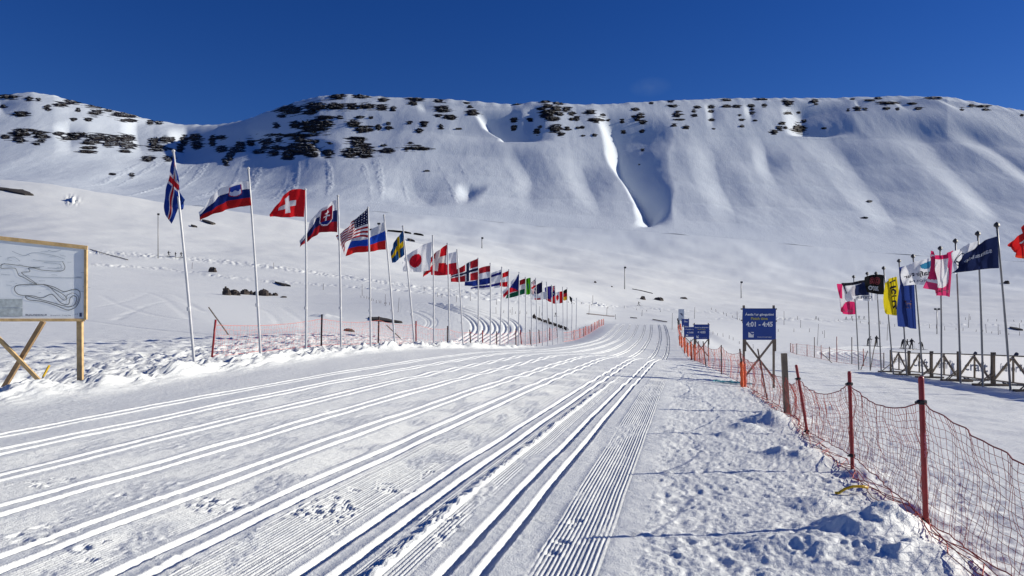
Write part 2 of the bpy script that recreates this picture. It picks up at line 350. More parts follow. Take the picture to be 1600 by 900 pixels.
# gullies: polyline (u,v), width of the sunlit left wall, width of the shaded right wall (px at the mountain), depth m, v range
GUL = [([(950,170),(962,205),(970,240),(986,275),(1004,300),(1016,318)], 26, [98,90,76,62,50,36], 34, 166, 372),
       ([(757,172),(772,196),(800,214)], 22, [80,90,70], 22, 170, 224),
       ([(1188,212),(1198,240),(1212,285)], 26, [50,42,30], 12, 205, 300),
       ([(1252,158),(1258,207)], 34, [75,85], 24, 158, 211),
       ([(292,196),(286,262)], 32, [70,80], 17, 196, 266),
       ([(408,205),(398,252)], 26, [45,55], 13, 204, 254),
       ([(500,215),(512,252)], 20, [30,36], 9, 212, 252),
       ([(212,182),(222,240)], 28, [34,40], 9, 180, 250),
       ([(660,156),(668,182)], 14, [36,20], 9, 158, 186),
       ([(734,288),(728,320)], 22, [34,14], 10, 284, 324),
       ([(1012,340),(984,372)], 16, [16,34], 13, 336, 378),
       ([(0,160),(12,185)], 26, [40,40], 9, 150, 190),
       ([(108,205),(112,240)], 28, [30,40], 7, 190, 245),
       ([(1400,156),(1424,178)], 12, [22,22], 7, 152, 182),
       ([(1340,160),(1352,175)], 5, [18,22], 6, 154, 180),
       ([(1470,155),(1512,176)], 16, [26,26], 7, 152, 182),
       ([(1168,160),(1176,190)], 12, [22,18], 7, 158, 200),
       ([(1110,160),(1114,200)], 12, [22,18], 6, 158, 206),
       ([(838,166),(828,215)], 22, [24,26], 7, 165, 218),
       ([(1300,215),(1345,270),(1400,345)], 60, [90,90,70], 14, 190, 380),
       ([(1420,190),(1480,250),(1560,330)], 50, [80,80,80], 11, 180, 370),
       ([(1500,195),(1560,240),(1640,290)], 40, [60,60,60], 13, 185, 320),
       ([(905,235),(920,290),(940,330)], 40, [40,40,30], 8, 230, 350),
       ([(1110,210),(1118,260),(1150,340)], 45, [50,50,40], 9, 205, 360),
       ([(640,250),(650,300),(700,340)], 60, [60,60,50], 7, 240, 360),
       ([(800,225),(830,280)], 30, [40,40], 6, 222, 330)]
def relief(u, v):
    d = np.zeros_like(u)
    for pl, wl, wr, dep, v0, v1 in GUL:
        pl = np.array(pl, float); uc = np.interp(v, pl[:,1], pl[:,0]); w = np.interp(v, pl[:,1], wr)
        uc = uc + 1.6 * np.sin(v * 0.09 + pl[0,0])
        x = u - uc
        p = np.where(x < 0, sstep(-wl, 0, x), (1 - np.clip(x / w, 0, 1)) ** 1.45)
        e = sstep(v0, v0 + 12, v) * (1 - sstep(v1 - (9 if v1 < 270 and dep > 20 else 105 if dep > 30 else 34), v1, v)) if v1 - v0 < 90 or wl < 20 else sstep(v0, v0 + 40, v) * (1 - sstep(v1 - 60, v1, v))
        d -= dep * p * e * (0.62 if v1 - v0 > 90 and dep < 30 else 1)
    return d
def terrain(X, Y, detail=True):
    """height of the bare land (world z) at X, Y"""
    X = np.asarray(X, float); Y = np.asarray(Y, float)
    Yp = np.maximum(Y, 1.0)
    u = 800 + F * X / Yp
    xp = X - SL * Y - curve(Y)
    zn = T_near(xp, Y)
    zf = T_far(u, Y)
    w = sstep(46, 80, Y)
    # keep the crest of the groomed course from the near table
    wc = w * (1 - (1 - sstep(118, 150, Y)) * sstep(-17, -12, xp) * (1 - sstep(2.0, 6, xp)))
    z = zn * (1 - wc) + zf * wc
    # mountain
    yr = ridgeY(u); vr = ridgeV(u); zr = (HZ - vr) / F * yr
    s = np.clip((Y - 950) / (yr - 950), 0, 1)
    z0 = T_far(u, np.full_like(Y, 950.0))
    zrs = (HZ - ridgeVs(u)) / F * yr
    zm = z0 + (zrs - z0) * prof(s) + (zr - zrs) * sstep(.6, 1, s)
    vm = HZ - F * zm / Yp
    r = relief(u, vm) * sstep(0.0, 0.25, s)
    low = fbm(X / 210.0, Y / 280.0, 2) * 6 + fbm(X / 45.0, Y / 90.0, 4) * 0.65
    deb = sstep(.12, .45, fbm((X + .55 * zm) / 22, zm / 260, 2)) * sstep(242, 256, vm) * (1 - sstep(300, 326, vm)) * sstep(60, 200, u) * (1 - sstep(700, 760, u))
    low = low + deb * (np.abs(fbm(X / 3.6, Y / 6.0, 3)) * 1.5)
    edge = 1 - sstep(0.93, 1.0, s)
    zm = zm + (r * (1 - sstep(0.97, 1.0, s) * 0.8) + low * sstep(0, .2, s) * edge)
    # benches: the plateau basalt beds step the upper face
    bed = np.sin((zm - 250) / 17.0 + 1.5 * pn(X / 220.0, Y / 220.0)) * 2.2 * sstep(.5, .7, s) * edge
    zm = zm + bed + pn(X / 16.0, X * 0 + 3.3) * 1.6 * (1 - edge)
    zm = np.where(Y > yr, zr - 0.12 * (Y - yr) + pn(X / 16.0, X * 0 + 3.3) * 1.6, zm)
    z = np.where(Y > 950, zm, z)
    mid = sstep(90, 260, Y) * (Y <= 950)
    z = z + mid * (fbm(X / 60.0, Y / 60.0, 4) * 0.9 + sstep(350, 700, Y) * (1 - sstep(850, 950, Y)) * fbm(X / 140.0, Y / 140.0, 3) * 4)
    vp = HZ - F * z / Yp
    for line, wd, amp in TRAILS:
        dv = (vp - np.interp(u, line[:, 0], line[:, 1])) / wd
        on = (u > line[0, 0]) & (u < line[-1, 0]) & (Y > 100) & (Y < 420)
        z = z + np.where(on, np.exp(-dv ** 2) * (np.abs(fbm(X / 2.2, Y / 3.5, 3)) * amp - amp * .3), 0)
    z = z + np.where((Y > 200) & (Y < 470), np.exp(-((u - 113) / 9.0) ** 2 - ((vp - 313) / 5.0) ** 2) * (np.abs(fbm(X / 3.0, Y / 8.0, 3)) * 5 - 1.2), 0)
    return z + CAMZ
TRAILS = [(np.array([(-200,380),(0,388),(140,394),(265,401),(400,414),(500,427),(560,436),(640,447),(760,460),(880,468),(960,480)], float), 3.2, .6),
          (np.array([(120,412),(260,420),(330,430),(420,440),(520,446),(640,455),(760,468),(850,476)], float), 1.8, .5),
          (np.array([(1120,498),(1200,497),(1300,501),(1400,507),(1500,507),(1700,510)], float), 1.8, .5),
          (np.array([(930,476),(1040,484),(1140,490),(1240,500)], float), 1.4, .6)]
def PX(u, v, Y): return Vector(((u - 800) / F * Y, Y, CAMZ - (v - HZ) / F * Y))
def hit(u, v, Ymin=3, Ymax=1700):
    """first point of the land seen along pixel u, v"""
    Y = np.exp(np.linspace(math.log(Ymin), math.log(Ymax), 2500)); X = (u - 800) / F * Y
    z = terrain(X, Y); vv = HZ - F * (z - CAMZ) / Y
    k = np.where(vv <= v)[0]
    if len(k) == 0: k = [len(Y) - 1]
    k = k[0]
    return Vector((X[k], Y[k], z[k]))

# ------------------------------------------------------------------ groomed course detail
PAIRS = [-1.36, -2.22, -3.36, -4.30, -5.37, -6.43, -7.54, -8.47]
GC = [p + s * 0.115 for p in PAIRS for s in (-1, 1)]
CORD = [(-0.98, -0.52, 1.15), (-2.02, -1.66, 0.9), (-3.14, -2.48, 1.2), (-4.08, -3.60, 0.9), (-5.12, -4.56, 0.55), (-6.15, -5.62, .5), (-7.25, -6.68, .5)]
cols = []
for g in GC: cols += [g - .075, g - .062, g - .050, g - .030, g - .015, g + .005, g + .028, g + .040, g + .046, g + .060]
for a, b, _ in CORD: cols += list(np.arange(a, b, 0.0092))
cols += list(np.arange(-9.5, -0.3, 0.06))
cols = np.array(sorted(cols)); keep = [cols[0]]
for c in cols[1:]:
    if c - keep[-1] > 0.0045: keep.append(c)
core = np.array(keep)
def fan(n, dense, total):
    a = np.linspace(0, dense, n) ; b = dense + (total - dense) * np.linspace(0, 1, 30)[1:] ** 1.6
    return np.concatenate([a, b])
def fan2(parts, total):
    a = np.concatenate([np.linspace(p, q, n, endpoint=False) for p, q, n in parts] + [[parts[-1][1]]]); d = parts[-1][1]
    return np.concatenate([a, d + (total - d) * np.linspace(0, 1, 24)[1:] ** 1.6])
tr_ = fan2([(0, .19, 170), (.19, .34, 130), (.34, .56, 80)], 2.6)[1:]; tl_ = fan2([(0, .05, 25), (.05, .30, 240), (.30, .92, 150)], 3.0)[1:][::-1]
# rows
r1 = [-25, -15, -8, -4, -1, 1, 2.2, 3.0, 3.6]
Yv = [4.0]
while Yv[-1] < 122:
    y = Yv[-1]; st = 0.85 * y * y / 1196.0; st = min(st, 0.22 if y < 48 else 0.30); Yv.append(y + max(st, 0.008))
rows = np.array(r1 + Yv)
nr = len(rows)
Yg = rows[:, None]
Xl = core[0] + SL * Yg + curve(Yg); Xr = core[-1] + SL * Yg + curve(Yg)
fanw = np.maximum(Yg, 0) + 2.0
X = np.concatenate([Xl - tl_[None] * fanw, core[None] + SL * Yg + curve(Yg), Xr + tr_[None] * fanw], 1)
nc = X.shape[1]; Y = np.repeat(Yg, nc, 1)
XP = X - SL * Y - curve(Y)
X = X + 0.016 * fbm(XP * .45, Y * .33, 2)            # no groomer drives dead straight
def rough_right(X, Y, XP):
    a = sstep(-0.55, -0.15, XP + 0.12 * fbm(X * 2, Y * 2, 2)) * (1 - sstep(2.6, 4.2, XP)) * (1 - sstep(20, 60, Y))
    z = (fbm(X * 1.6, Y * 1.6, 3) * 0.020 + fbm(X * 5.0 + 5, Y * 6.0, 3) * 0.010 - np.abs(fbm(X * 7, Y * 8, 2)) * 0.010 + fbm(X * 19, Y * 19, 3, .6) * 0.0055)
    return a * z
def rough_left(X, Y, XP):
    a = (1 - sstep(-12.6, -11.7, XP + 0.3 * fbm(X * 1.1, Y * 1.1, 3))) * (1 - 0.75 * sstep(45, 80, Y)) * sstep(-34, -16, XP - 0.0 * Y)
    a = np.maximum(a, 0.2 * (1 - sstep(-12, -11, XP)))
    return a * (fbm(X * 0.9, Y * 0.9, 3) * 0.07 + fbm(X * 2.6, Y * 2.6, 4, .6) * 0.075 + np.abs(fbm(X * 5, Y * 5, 2)) * .03)
def berm(X, Y, XP):
    c = -11.3 + 0.25 * fbm(X * 0.35, Y * 0.35, 2)
    g = np.exp(-((XP - c) / np.where(XP > c, 0.42, 0.75)) ** 2)
    lump = 0.75 + 0.5 * fbm(X * 0.8, Y * 0.8, 2) + 0.45 * fbm(X * 3.2, Y * 3.2, 4, .62)
    return g * 0.28 * np.maximum(lump, .1) * sstep(6, 16, Y) * (1 - sstep(48, 62, Y))
def grooves(XP, Y):
    z = np.zeros_like(XP); n = 1 - sstep(108, 118, Y)
    wob = 0.0
    for g in GC:
        x = XP - g
        p = np.interp(x, [-.075, -.062, -.050, -.015, .028, .046, .060], [0, .005, .0, -.038, -.040, 0.003, 0])
        z += np.where(np.abs(x) < .08, p, 0) * (1 + 1.5 * sstep(35, 60, Y))
    z += sum(np.exp(-((XP - g) / .065) ** 4) for g in GC) * (fbm(XP * 22, Y * 16, 3, .6) * .0042 + fbm(XP * 3, Y * 2.2, 2) * .004) * (1 - sstep(14, 26, Y))
    return z * n
def corduroy(X, Y, XP):
    z = np.zeros_like(XP)
    wear = sstep(-0.35, 0.25, fbm(X * 1.7, Y * 0.9, 3) + 0.25)
    for a, b, k in CORD:
        m = sstep(a - .01, a + .02, XP) * (1 - sstep(b - .02, b + .01, XP))
        z += m * k * np.cos(XP / 0.0324 * 2 * np.pi) * 0.0062 * wear
        z += m * (1 - wear) * (np.abs(fbm(X * 9, Y * 9, 2)) - .3) * 0.018
    return z * (1 - sstep(16, 30, Y))
MOUNDS = [(1350,838,.27,.19),(1405,832,.22,.13),(1310,820,.14,.08),(1275,790,.2,.06),(1440,800,.18,.08),(1240,712,.30,.14),(1205,662,.38,.20),(1165,668,.22,.08),(1250,660,.25,.10),
          (1135,680,.12,.07),(1350,742,.22,.08),(1330,875,.35,.09),(1420,870,.3,.1),(1240,860,.3,.05),(1300,640,.3,.07),(1225,620,.4,.08),(1185,612,.3,.06),
          (88,603,.85,-.38),(60,590,.8,-.25),(105,622,.5,.05),(40,624,.5,.05),(150,612,.5,.10),(508,487,.9,.5),(492,489,.6,.35),(524,488,.5,.3)]
mound_xy = []
for (u, v, r, h) in MOUNDS:
    p = hit(u, v, 3, 100); mound_xy.append((p.x, p.y, r, h))
DENTS = []
rd = np.random.RandomState(21)
for _ in range(260):                                   # prints in the trodden snow right of the course
    y = 4 + 14 * rd.rand() ** 1.5; x = SL * y + (-0.4 + 2.4 * rd.rand()); DENTS.append((x, y, .03 + .04 * rd.rand(), .006 + .011 * rd.rand(), rd.rand() * 3))
for (u, v, n, su, sv) in [(330,790,26,60,14),(130,855,14,50,22),(60,835,20,50,20),(240,780,16,70,10),(60,760,16,50,10),(450,640,10,70,6),(500,648,10,60,6),(620,650,6,40,5),(480,790,20,60,25),(620,770,14,50,14),(700,830,16,40,25),(540,800,12,40,20),(870,830,10,30,30),(690,740,10,30,10),(280,880,14,60,14),(400,730,10,60,8)]:
    for _ in range(n):
        uu = u + rd.randn() * su * .6; vv = max(v + rd.randn() * sv * .6, 560); yy = F * 1.66 / (vv - HZ)
        DENTS.append(((uu - 800) / F * yy, yy, .018 + .03 * rd.rand(), .006 + .016 * rd.rand(), rd.rand() * 3))
for _ in range(260):                                   # trodden snow by the map board
    y = 14 + 16 * rd.rand(); x = SL * y - 13 - 9 * rd.rand(); DENTS.append((x, y, .09 + .1 * rd.rand(), .04 + .05 * rd.rand(), rd.rand() * 3))
def detail(X, Y, XP, rowsY=None):
    gr = grooves(XP, Y)
    # smooth bed either side of each pair
    z = gr + corduroy(X, Y, XP)
    inn = sstep(-12, -10.5, XP) * (1 - sstep(-.5, 0, XP))
    z += inn * fbm(X * 1.1, Y * 0.35, 3) * 0.012
    z += np.sin(Y * 3.3 + XP * 0.7) * 0.014 * sstep(15.5, 18, Y) * (1 - sstep(27, 32, Y)) * sstep(-9, -6, XP) * (1 - sstep(-1, 0.5, XP))
    z += rough_right(X, Y, XP) + rough_left(X, Y, XP) + berm(X, Y, XP)
    # piled ridge thrown up beside the innermost pair
    z += 0.042 * np.exp(-((XP + 1.86) / np.where(XP > -1.86, .018, .07)) ** 2) * (0.4 + np.abs(fbm(X * 4, Y * 4, 2))) * (1 - sstep(14, 24, Y))
    # gentle drift ripples off the course on the right
    z += sstep(3, 6, XP) * fbm(X * .8, Y * .8, 4) * 0.03
    for (mx_, my_, r, h) in mound_xy:
        if rowsY is not None:
            j0 = np.searchsorted(rowsY, my_ - 3 * r); j1 = np.searchsorted(rowsY, my_ + 3 * r)
            if j1 <= j0: continue
            sl = slice(j0, j1)
        else: sl = slice(None)
        d2 = ((X[sl] - mx_) ** 2 + (Y[sl] - my_) ** 2) / r ** 2
        lump = 0.9 + 0.35 * fbm(X[sl] * 2.6, Y[sl] * 2.6, 3, .5)
        z[sl] += h * np.exp(-d2 ** 1.5) * lump
    return z
Z = terrain(X, Y) 
Z += detail(X, Y, XP, rows)
gmask = 1 - 0.9 * np.clip(sum(np.exp(-((XP[0] - g) / .07) ** 4) for g in GC), 0, 1)
for (dx, dy, r, h, ang) in DENTS:
    j0 = np.searchsorted(rows, dy - 3 * r); j1 = np.searchsorted(rows, dy + 3 * r)
    if j1 <= j0: continue
    xs = X[j0]; i0 = np.searchsorted(xs, dx - 4 * r - .1); i1 = np.searchsorted(xs, dx + 4 * r + .1)
    if i1 <= i0: continue
    xx = X[j0:j1, i0:i1] - dx; yy = Y[j0:j1, i0:i1] - dy; ca, sa = math.cos(ang), math.sin(ang)
    a = (xx * ca + yy * sa) / (1.6 * r); b = (-xx * sa + yy * ca) / r; q = np.sqrt(a * a + b * b)
    Z[j0:j1, i0:i1] += gmask[None, i0:i1] * h * (-np.exp(-(q / .8) ** 4) + 0.28 * np.exp(-((q - 1.25) / .35) ** 2))
# curving grooves pressed into the snow: the loops left and right of the course
def press(polys, off, wid, dep):
    for poly in polys:
        P = [hit(u, v, 40, 200) for u, v in poly]
        pts = []
        for i in range(len(P) - 1):
            p0 = P[max(i-1, 0)]; p1 = P[i]; p2 = P[i+1]; p3 = P[min(i+2, len(P)-1)]
            for k in range(14):
                t = k / 14
                pts.append(((2*p1.x+(p2.x-p0.x)*t+(2*p0.x-5*p1.x+4*p2.x-p3.x)*t*t+(-p0.x+3*p1.x-3*p2.x+p3.x)*t**3)/2,
                            (2*p1.y+(p2.y-p0.y)*t+(2*p0.y-5*p1.y+4*p2.y-p3.y)*t*t+(-p0.y+3*p1.y-3*p2.y+p3.y)*t**3)/2))
        pts = np.array(pts); lo = pts.min(0) - 2; hi = pts.max(0) + 2
        j0 = np.searchsorted(rows, lo[1]); j1 = np.searchsorted(rows, hi[1])
        sub = (X[j0:j1] > lo[0]) & (X[j0:j1] < hi[0])
        jj, ii = np.nonzero(sub); px = X[j0:j1][jj, ii]; py = Y[j0:j1][jj, ii]
        if len(px) == 0: continue
        best = np.full(len(px), 1e9)
        for k in range(len(pts) - 1):
            a = pts[k]; b = pts[k+1]; ab = b - a; L2 = (ab ** 2).sum() + 1e-9
            near = (np.abs(px - (a[0]+b[0])/2) < 4 + L2**.5) & (np.abs(py - (a[1]+b[1])/2) < 4 + L2**.5)
            t = np.clip(((px[near]-a[0])*ab[0] + (py[near]-a[1])*ab[1]) / L2, 0, 1)
            d = np.hypot(px[near]-a[0]-t*ab[0], py[near]-a[1]-t*ab[1]); best[near] = np.minimum(best[near], d)
        Z[j0 + jj, ii] -= dep * np.exp(-((best - off) / wid) ** 2)
LOOPS = []
for k in range(5):                                     # left loop, five pairs
    q = k * 17
    LOOPS.append([(668 + q * .9, 472 + q * .10), (700 + q, 483 + q * .09), (728 + q, 494 + q * .06), (741 + q, 508 + q * .03), (738 + q, 520 + q * .02), (722 + q, 531), (690 + q, 539)])
press(LOOPS, 0.30, 0.15, 0.15)
LOOPR = []
for k in range(5):
    q = k * 13
    LOOPR.append([(1372 + q, 541), (1330 + q, 542 + k * .4), (1300 + q, 546 + k * .4), (1284 + q, 551), (1300 + q, 559), (1345 + q, 568), (1400 + q, 577)])
press(LOOPR, 0.28, 0.15, 0.08)
OLD = [[(150, 480), (200, 470), (250, 452), (290, 470), (315, 486)], [(180, 500), (230, 478), (280, 470), (330, 490)], [(220, 452), (262, 470), (300, 500)], [(160, 462), (230, 490), (290, 500)],
       [(400, 480), (425, 492), (436, 508)], [(440, 480), (470, 500), (474, 515)], [(640, 486), (668, 500), (665, 512)], [(655, 486), (680, 500), (672, 515)], [(20, 505), (120, 500), (240, 515), (330, 530)]]
press(OLD, 0.16, 0.11, 0.06)
verts = np.stack([X, Y, Z], -1).reshape(-1, 3)
ground_me = npmesh('snow_ground', verts, gridquads(nr, nc), M_snow)
ground = bpy.data.objects.new('snow_ground', ground_me); link(ground); ground['kind'] = 'structure'
def gz(x, y):
    """surface height with the close relief, read off the ground mesh"""
    if y > 117: return float(terrain(np.array([float(x)]), np.array([float(y)]))[0])
    j = min(max(int(np.searchsorted(rows, y)) - 1, 0), nr - 2); t = (y - rows[j]) / (rows[j + 1] - rows[j])
    z = 0
    for k, w in ((j, 1 - t), (j + 1, t)): z += w * np.interp(x, X[k], Z[k])
    return float(z)

# ------------------------------------------------------------------ snowfield beyond, and the mountain
uu = np.concatenate([-2600 + (2600 - 60) * (np.linspace(0, 1, 60) ** 0.8)[:-1], np.linspace(-60, 1660, 960), 1660 + (4200 - 1660) * (np.linspace(0, 1, 60) ** 1.3)[1:]])
def fanmesh(name, ys, m, drop0=0.0):
    Yg = ys[:, None]; Xg = (uu[None] - 800) / F * Yg; Yg = np.repeat(Yg, len(uu), 1)
    Zg = terrain(Xg, Yg)
    if drop0: Zg -= drop0 * (1 - sstep(119, 126, Yg))
    me = npmesh(name, np.stack([Xg, Yg, Zg], -1).reshape(-1, 3), gridquads(len(ys), len(uu)), m)
    o = bpy.data.objects.new(name, me); link(o); o['kind'] = 'structure'; return o
ys1 = np.concatenate([np.exp(np.linspace(math.log(114), math.log(300), 150))[:-1], np.exp(np.linspace(math.log(300), math.log(950), 62))])
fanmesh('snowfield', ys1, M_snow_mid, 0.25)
ys2 = np.concatenate([[945], np.linspace(950, 1480, 170), np.linspace(1483, 1720, 80), np.linspace(1750, 4200, 14)])
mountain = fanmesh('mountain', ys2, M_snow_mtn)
# surface lookup for the mountain
gu = np.arange(-10, 1620, 2.0); gy = np.linspace(900, 1720, 700)
GX = (gu[:, None] - 800) / F * gy[None]; GZ = terrain(GX, np.repeat(gy[None], len(gu), 0)); GV = HZ - F * (GZ - CAMZ) / gy[None]
GVm = np.minimum.accumulate(GV, 1)
def onmtn(u, v):
    f = (min(max(u, -9.9), 1617.9) + 10) / 2; i = min(int(f), len(gu) - 2); f -= i; ys = []; zs = []
    for q in (i, i + 1):
        r = GVm[q]; k = min(max(int(np.searchsorted(-r, -v)), 1), len(gy) - 1)
        if r[k] > v: k = int(np.argmin(r)); t = 0.0; k = max(k, 1)
        else: t = (r[k] - v) / (r[k] - r[k - 1] + (1e-6 if r[k] == r[k-1] else 0)); t = min(max(t, 0.0), 1.0)
        ys.append(gy[k] * (1 - t) + gy[k - 1] * t); zs.append(GZ[q, k] * (1 - t) + GZ[q, k - 1] * t)
    y = ys[0] * (1 - f) + ys[1] * f; z = zs[0] * (1 - f) + zs[1] * f
    return Vector(((u - 800) / F * y, y, z))
ROCKS = """10,151,36,6 46,154,10,6 5,166,8,4 32,178,20,7 74,167,10,6 95,163,20,5 117,158,28,6 153,166,28,5 150,176,18,7 170,172,12,5 200,179,42,7 200,188,22,4 235,191,10,8 248,191,12,7 122,172,6,5 138,187,10,5 115,187,8,4 60,155,8,4 75,172,8,3
38,204,32,5 32,209,30,6 8,214,12,5 30,219,16,7 62,208,22,5 65,213,20,8 64,220,14,4 56,225,12,3 92,209,14,4 120,210,30,5 110,216,26,6 150,214,32,8 143,222,26,7 175,217,28,10 198,217,24,10 199,227,22,11 175,225,26,8 140,231,20,4 138,237,24,3 195,236,14,3 240,221,14,14 258,218,16,8 245,229,22,5 250,234,30,3 268,218,10,7 288,219,12,14 282,231,10,12 305,216,20,9 308,227,14,10 332,220,10,16 345,215,14,4 346,233,14,7 352,252,10,10 359,244,10,12 364,236,10,10 375,230,14,16 392,223,12,10 230,248,16,7 265,248,14,7 206,273,8,6 176,272,8,3
454,172,36,12 495,167,38,12 523,166,32,9 550,166,18,7 484,176,22,5 573,166,22,8 596,168,15,6 614,170,8,7 527,150,22,8 564,151,22,6 599,156,14,5 650,155,22,6 646,162,12,6 686,157,12,4 691,171,20,9 702,183,16,7 738,176,14,8 729,161,8,3 734,167,8,3 685,181,10,3
507,184,22,5 462,195,14,9 492,197,44,19 512,193,16,10 488,203,20,10 562,183,12,4 531,184,8,3 580,184,7,3 552,194,20,11 569,202,26,10 591,199,8,8 607,193,8,4 608,199,11,7 662,194,11,9 655,204,9,7 689,198,7,8 640,192,7,4 432,196,9,7 440,181,12,4 717,201,10,2
455,211,80,3 416,222,20,8 435,218,10,7 414,231,12,5 433,231,18,6 405,237,16,6 428,239,16,7 467,216,20,8 475,220,30,4 472,226,40,5 493,221,10,6 470,234,55,12 450,242,18,12 485,241,22,7 512,239,14,10 515,224,8,3
559,216,24,3 560,221,22,5 562,227,28,6 560,236,44,11 545,242,20,7 570,242,18,6 580,235,10,5 600,227,12,4 604,236,20,5 652,231,36,6 641,223,6,3 635,233,8,5 667,267,10,2
806,162,14,2 852,158,16,4 872,161,14,4 855,166,14,5 846,170,12,4 868,170,18,7 858,176,24,8 874,178,10,5 862,185,22,7 884,171,12,6 893,177,9,6 901,185,8,6 922,175,14,6 942,180,7,3 931,187,16,5 939,188,12,3 951,188,7,3 893,186,8,3 868,201,20,9 886,199,8,3 887,202,8,3 877,210,10,4 839,206,9,8 844,198,5,3 828,187,8,5 803,187,10,6 803,200,8,9 910,199,6,3 929,211,6,4 911,212,5,2 903,200,6,2
993,171,9,4 1001,181,13,6 990,182,6,4 995,187,8,4 1005,191,11,4 972,190,6,5 974,206,5,5 1003,205,6,4 1004,234,5,3 999,257,4,2 1017,161,5,2 1048,158,8,3 1051,165,14,4 1059,174,8,3 1058,180,14,6 1060,187,18,2 1053,196,9,4 1072,199,11,5 1084,174,6,3 1085,180,8,3 1090,167,11,4 1111,167,11,4 1111,174,7,3 1112,187,7,3 1115,201,6,3 1134,156,16,3 1135,166,13,4 1151,166,12,4 1174,165,10,4 1194,165,6,4 1175,171,5,3 1175,177,6,4 1156,180,6,2 1159,187,7,2 1180,188,5,3 1159,197,6,3 1190,155,20,3
1231,161,12,8 1227,158,12,4 1231,176,10,4 1248,176,5,4 1222,193,10,4 1218,200,9,6 1227,199,6,4 1209,206,10,6 1248,201,20,12 1256,189,6,4 1273,158,10,5 1275,163,7,3 1332,155,7,2 1340,170,10,6 1352,170,8,3 1372,153,9,4 1358,157,14,2 1390,161,34,3 1385,169,12,4 1402,170,6,3 1425,162,12,3 1435,170,14,3 1458,153,28,3 1503,171,6,3 1518,165,14,3 1535,166,22,3 1540,171,9,3 1325,172,4,3 1287,200,8,2 1597,180,5,4 1358,315,10,2 1352,340,8,2"""
def rock_attribute():
    me = mountain.data; n = len(me.vertices); co = np.empty(n * 3, np.float32); me.vertices.foreach_get('co', co); co = co.reshape(-1, 3)
    U = 800 + F * co[:, 0] / co[:, 1]; V = HZ - F * (co[:, 2] - CAMZ) / co[:, 1]; r = np.zeros(n, np.float32)
    order = np.argsort(U); Us = U[order]
    for tok in ROCKS.split():
        u, v, w, h = [float(q) for q in tok.split(',')]; w_ = w * .66 + (3.0 if w > 12 and u < 960 else .8); h_ = h * .62 + (1.5 if w > 12 and u < 960 else .9)
        i0, i1 = np.searchsorted(Us, [u - 2 * w_, u + 2 * w_]); ix = order[i0:i1]
        q = ((U[ix] - u) / w_) ** 2 + ((V[ix] - v) / h_) ** 2
        r[ix] = np.maximum(r[ix], np.exp(-q * 1.1))
    at = me.attributes.new('rock', 'FLOAT', 'POINT'); at.data.foreach_set('value', r)
    t = M_snow_mtn.node_tree; b = t.nodes['Principled BSDF']
    a = N(t, 'ShaderNodeAttribute', attribute_name='rock'); tc = N(t, 'ShaderNodeTexCoord')
    mp = N(t, 'ShaderNodeMapping'); mp.inputs['Scale'].default_value = (.028, .02, .26); t.links.new(tc.outputs['Object'], mp.inputs['Vector'])
    n = N(t, 'ShaderNodeTexNoise'); n.inputs['Scale'].default_value = 1.0; n.inputs['Detail'].default_value = 5; n.inputs['Roughness'].default_value = .62
    t.links.new(mp.outputs[0], n.inputs['Vector'])
    s1 = N(t, 'ShaderNodeMath', operation='MULTIPLY_ADD'); s1.inputs[1].default_value = 2.3; t.links.new(n.outputs[0], s1.inputs[0])
    s0 = N(t, 'ShaderNodeMath', operation='MULTIPLY'); s0.inputs[1].default_value = 1.0; t.links.new(a.outputs['Fac'], s0.inputs[0]); t.links.new(s0.outputs[0], s1.inputs[2])
    mr = N(t, 'ShaderNodeMapRange'); mr.inputs[1].default_value = 1.60; mr.inputs[2].default_value = 1.66; t.links.new(s1.outputs[0], mr.inputs[0])
    gt = N(t, 'ShaderNodeMath', operation='GREATER_THAN'); gt.inputs[1].default_value = .08; t.links.new(a.outputs['Fac'], gt.inputs[0])
    mm = N(t, 'ShaderNodeMath', operation='MULTIPLY'); t.links.new(mr.outputs[0], mm.inputs[0]); t.links.new(gt.outputs[0], mm.inputs[1])
    old = b.inputs['Base Color'].links[0].from_socket; mi = N(t, 'ShaderNodeMixRGB'); mi.inputs['Color2'].default_value = (.010, .008, .009, 1)
    t.links.new(old, mi.inputs['Color1']); t.links.new(mm.outputs[0], mi.inputs['Fac']); t.links.new(mi.outputs[0], b.inputs['Base Color'])
rock_attribute()
